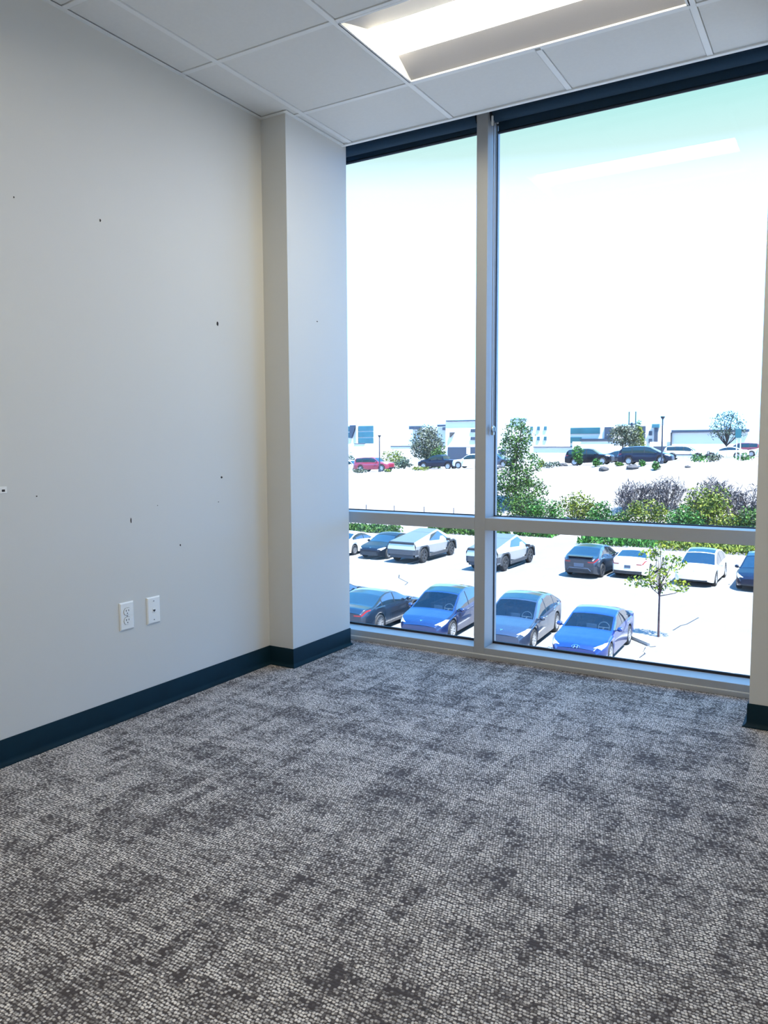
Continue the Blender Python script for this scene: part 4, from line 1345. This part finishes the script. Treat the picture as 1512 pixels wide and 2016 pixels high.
b_ = bld('office_building', 'pale office block with teal window bands at the far left')
bx('wall', M['bwall'], b_, -140, -113.5, 190, 205, -4, 7.9)
for k in range(4):
    w_ = bx('window_band', M['bglass'], b_, -119.2, -114.2, 189.7, 190.1, 5.6 - 1.75 * k - .7, 6.7 - 1.75 * k - .35, .02)
for k in range(2):
    bx('window_band', M['bglass'], b_, -126, -122.0, 189.7, 190.1, 5.1 - 1.8 * k - .3, 6.5 - 1.8 * k - .2, .02)
MB().prism([(-122.0, 6.6), (-119.9, 6.6), (-121.4, 2.9), (-122.0, 2.9)], 189.4, 190, 'y').build('stair_fin', M['bdark'], b_)
bx('corner_pier', M['concrete'], b_, -119.75, -119.35, 189.2, 190, -4, 7.9)
b_ = bld('low_building', 'low white building with a flat roof at the far left')
bx('wall', M['bwall'], b_, -100, -79.3, 130, 140, -3.6, 1.2)
bx('roof_edge', M['bdark'], b_, -81.8, -79.3, 129.9, 130.2, 1.16, 1.26)
b_ = bld('warehouse', 'wide white warehouse with dark eaves behind the olive tree')
bx('wall', M['bwall'], b_, -80, -61, 151, 170, -3.6, 4.7)
bx('roof_edge', M['bdark'], b_, -80.6, -77.6, 150.3, 151, 4.35, 5.05)
bx('roof_edge', M['bdark'], b_, -73.6, -69.3, 150.3, 151, 4.8, 5.25)
bx('vent_box', M['bdark'], b_, -72.3, -69.4, 150.2, 151, 4.05, 4.72)
bx('garden_wall', M['bwall'], b_, -86, -79.5, 150.4, 150.9, -3.4, .55)
bx('wall_cap', M['bdark'], b_, -86, -79.5, 150.3, 150.9, .55, .72)
b_ = bld('white_building', 'white building with a dark doorway beside the mullion')
bx('wall', M['bwall'], b_, -67.0, -44, 141, 149.5, -3.6, 5.6)
bx('roof_edge', M['bdark'], b_, -66.8, -60.0, 140.7, 141.1, 5.6, 5.8)
bx('roof_edge', M['bdark'], b_, -53.0, -49.8, 140.7, 141.1, 5.62, 5.78)
bx('doorway', M['bdark'], b_, -66.4, -57.5, 140.8, 141.2, -3.2, .45)
for k in range(2):
    bx('window', M['bdark'], b_, -61.4, -60.2, 140.8, 141.1, 3.4 - 1.55 * k, 4.0 - 1.55 * k, .02)
for k in range(4):
    for r_ in range(2):
        bx('window', M['bglass'], b_, -50.4 + 1.35 * k, -49.9 + 1.35 * k, 140.8, 141.1, 3.6 - 1.9 * r_, 4.3 - 1.9 * r_, .02)
bx('canopy', M['bdark'], b_, -55.4, -54.0, 140.4, 141, -1.1, -.1)
MB().prism([(-65.9, 3.4), (-64.9, 3.4), (-65.9, 2.4)], 140.6, 141.1, 'y').build('awning', M['stone'], b_)
b_ = bld('teal_office', 'white office block with a dark stair tower and teal window bands')
bx('wall', M['bwall'], b_, -58, -41.0, 171, 190, -3, 5.0)
bx('stair_tower', M['bdark'], b_, -53.6, -51.9, 170.2, 171.2, -2, 5.35)
for k in range(2):
    bx('window', M['bglass'], b_, -53.3, -52.6, 170.1, 170.3, 2.2 - 2.1 * k, 2.9 - 2.1 * k, .02)
bx('window_band', M['bglass'], b_, -51.0, -44.0, 170.7, 171.1, 3.2, 4.55, .02)
bx('window_band', M['bglass'], b_, -51.0, -48.1, 170.7, 171.1, 1.2, 2.45, .02)
bx('window_band', M['bglass'], b_, -51.0, -48.1, 170.7, 171.1, -.7, .55, .02)
bx('window_band', M['bdark'], b_, -43.0, -41.1, 170.7, 171.1, 2.2, 4.6, .02)
bx('roof_edge', M['bdark'], b_, -48.1, -41.0, 169.6, 171.0, 1.7, 2.1)
b_ = bld('white_unit', 'long plain white unit behind the black vehicle')
bx('wall', M['bwall'], b_, -36.0, -26.4, 125, 135, -2.6, 1.4)
bx('roof_edge', M['stone'], b_, -34.5, -26.4, 124.9, 125.2, 1.42, 1.55)
bx('annexe', M['bwall'], b_, -43.0, -36.1, 126, 134, -2.6, .45)
bx('annexe_roof_edge', M['bdark'], b_, -43.0, -36.1, 125.8, 126.1, .45, .58)
b_ = bld('apartment_block', 'blue grey apartment block behind the off-roader')
bx('wall', M['bwall'], b_, -40.5, -33.6, 181, 195, -3, 5.1)
for k in range(4):
    bx('window', M['bdark'], b_, -38.3, -36.5, 180.6, 181.1, 3.4 - 1.75 * k, 4.9 - 1.75 * k, .02)
    bx('window', M['bdark'], b_, -35.7, -35.1, 180.6, 181.1, 2.8 - 1.75 * k, 3.8 - 1.75 * k, .02)
bx('corner_tower', M['bdark'], b_, -34.5, -33.8, 180.4, 181.2, -2, 4.6)
bx('tower_cap', M['bglass'], b_, -35.0, -33.4, 180.2, 181.4, 4.5, 5.3)
b_ = bld('white_depot', 'boxy white depot with a dark roof edge at the right')
bx('wall', M['bwall'], b_, -21.7, -10.5, 131, 145, -1.8, 2.75)
bx('roof_edge', M['bdark'], b_, -21.6, -10.3, 130.6, 131.2, 2.75, 3.15)
bx('downpipe', M['stone'], b_, -21.75, -21.55, 130.7, 131, -1.8, 2.8)
bx('side_door', M['bdark'], b_, -24.3, -22.0, 130.4, 131.0, -1.6, .55)
bx('side_wing', M['bwall'], b_, -25.0, -21.75, 131, 140, -1.8, 1.3)
b_ = thing('phone_mast', 'thin mast with short antennas above the far conifer', 'mast', (-34.7, 160, 1.2))
MB().tube([(0, 0, -4), (0, 0, 4.0)], .25, 6).build('pole', M['post'], b_)
for xx in (-.55, .75):
    MB().tube([(xx, 0, 3.6), (xx, 0, 6.2)], .12, 5).build('antenna', M['post'], b_)
MB().tube([(-.7, 0, 3.7), (.9, 0, 3.7)], .15, 5).build('crossbar', M['post'], b_)

# ------------------------------------------------------------------ light
w = bpy.data.worlds.new('sky')
SC.world = w
w.use_nodes = True
nt = w.node_tree
bg = nt.nodes['Background']
tc = N(nt, 'ShaderNodeTexCoord')
sp = N(nt, 'ShaderNodeSeparateXYZ')
nt.links.new(tc.outputs['Generated'], sp.inputs[0])
rp = N(nt, 'ShaderNodeValToRGB')
cr = rp.color_ramp
cr.color_mode = 'RGB'
stops = [(0.0, (1.2, 1.9, 3.0)), (.03, (1.16, 3.0, 6.8)), (.27, (1.16, 2.9, 6.4)), (.30, (1.1, 1.4, 1.7)), (.335, (.72, 1.02, 1.0)), (.42, (.36, .93, .88)), (.47, (.36, 1.5, 3.0)), (1.0, (.22, 1.5, 4.4))]
cr.elements[0].position, cr.elements[0].color = stops[0][0], (*[c / 10 for c in stops[0][1]], 1)
cr.elements[1].position, cr.elements[1].color = stops[-1][0], (*[c / 10 for c in stops[-1][1]], 1)
for p_, c_ in stops[1:-1]:
    e = cr.elements.new(p_)
    e.color = (*[c / 10 for c in c_], 1)
nt.links.new(sp.outputs[2], rp.inputs[0])
nt.links.new(rp.outputs[0], bg.inputs[0])
bg.inputs[1].default_value = 10.0

sd = bpy.data.lights.new('sun', 'SUN')
sd.energy = 20.5
sd.color = (1.0, .97, .92)
sd.angle = .009
so = bpy.data.objects.new('sun', sd)
COL.objects.link(so)
so.rotation_euler = Vector((-.36, .20, -.91)).to_track_quat('-Z', 'Y').to_euler()
so.location = (10, -10, 30)

# ------------------------------------------------------------------ camera
cam = bpy.data.cameras.new('camera')
co = bpy.data.objects.new('camera', cam)
COL.objects.link(co)
yaw, pitch, roll, f = .5382, .0879, -.0044, 1519.8
fw = Vector((-math.sin(yaw) * math.cos(pitch), math.cos(yaw) * math.cos(pitch), -math.sin(pitch)))
r0 = Vector((math.cos(yaw), math.sin(yaw), 0))
u0 = r0.cross(fw)
r1 = r0 * math.cos(roll) + u0 * math.sin(roll)
u1 = -r0 * math.sin(roll) + u0 * math.cos(roll)
mw = Matrix((r1, u1, -fw)).transposed().to_4x4()
mw.translation = (2.5588, .104, 1.1467)
co.matrix_world = mw
cam.sensor_fit = 'VERTICAL'
cam.sensor_height = 36.0
cam.lens = f * 36.0 / 2016.0
cam.clip_start = .02
cam.clip_end = 1000
SC.camera = co
SC.view_settings.view_transform = 'Standard'
SC.view_settings.look = 'None'
SC.view_settings.gamma = 1.0
SC.view_settings.exposure = 0.0
SC.cycles.use_denoising = True
SC.cycles.max_bounces = 10
SC.cycles.diffuse_bounces = 6
SC.cycles.transparent_max_bounces = 16
SC.cycles.caustics_reflective = False
SC.cycles.caustics_refractive = False
SC.cycles.sample_clamp_indirect = 6.0
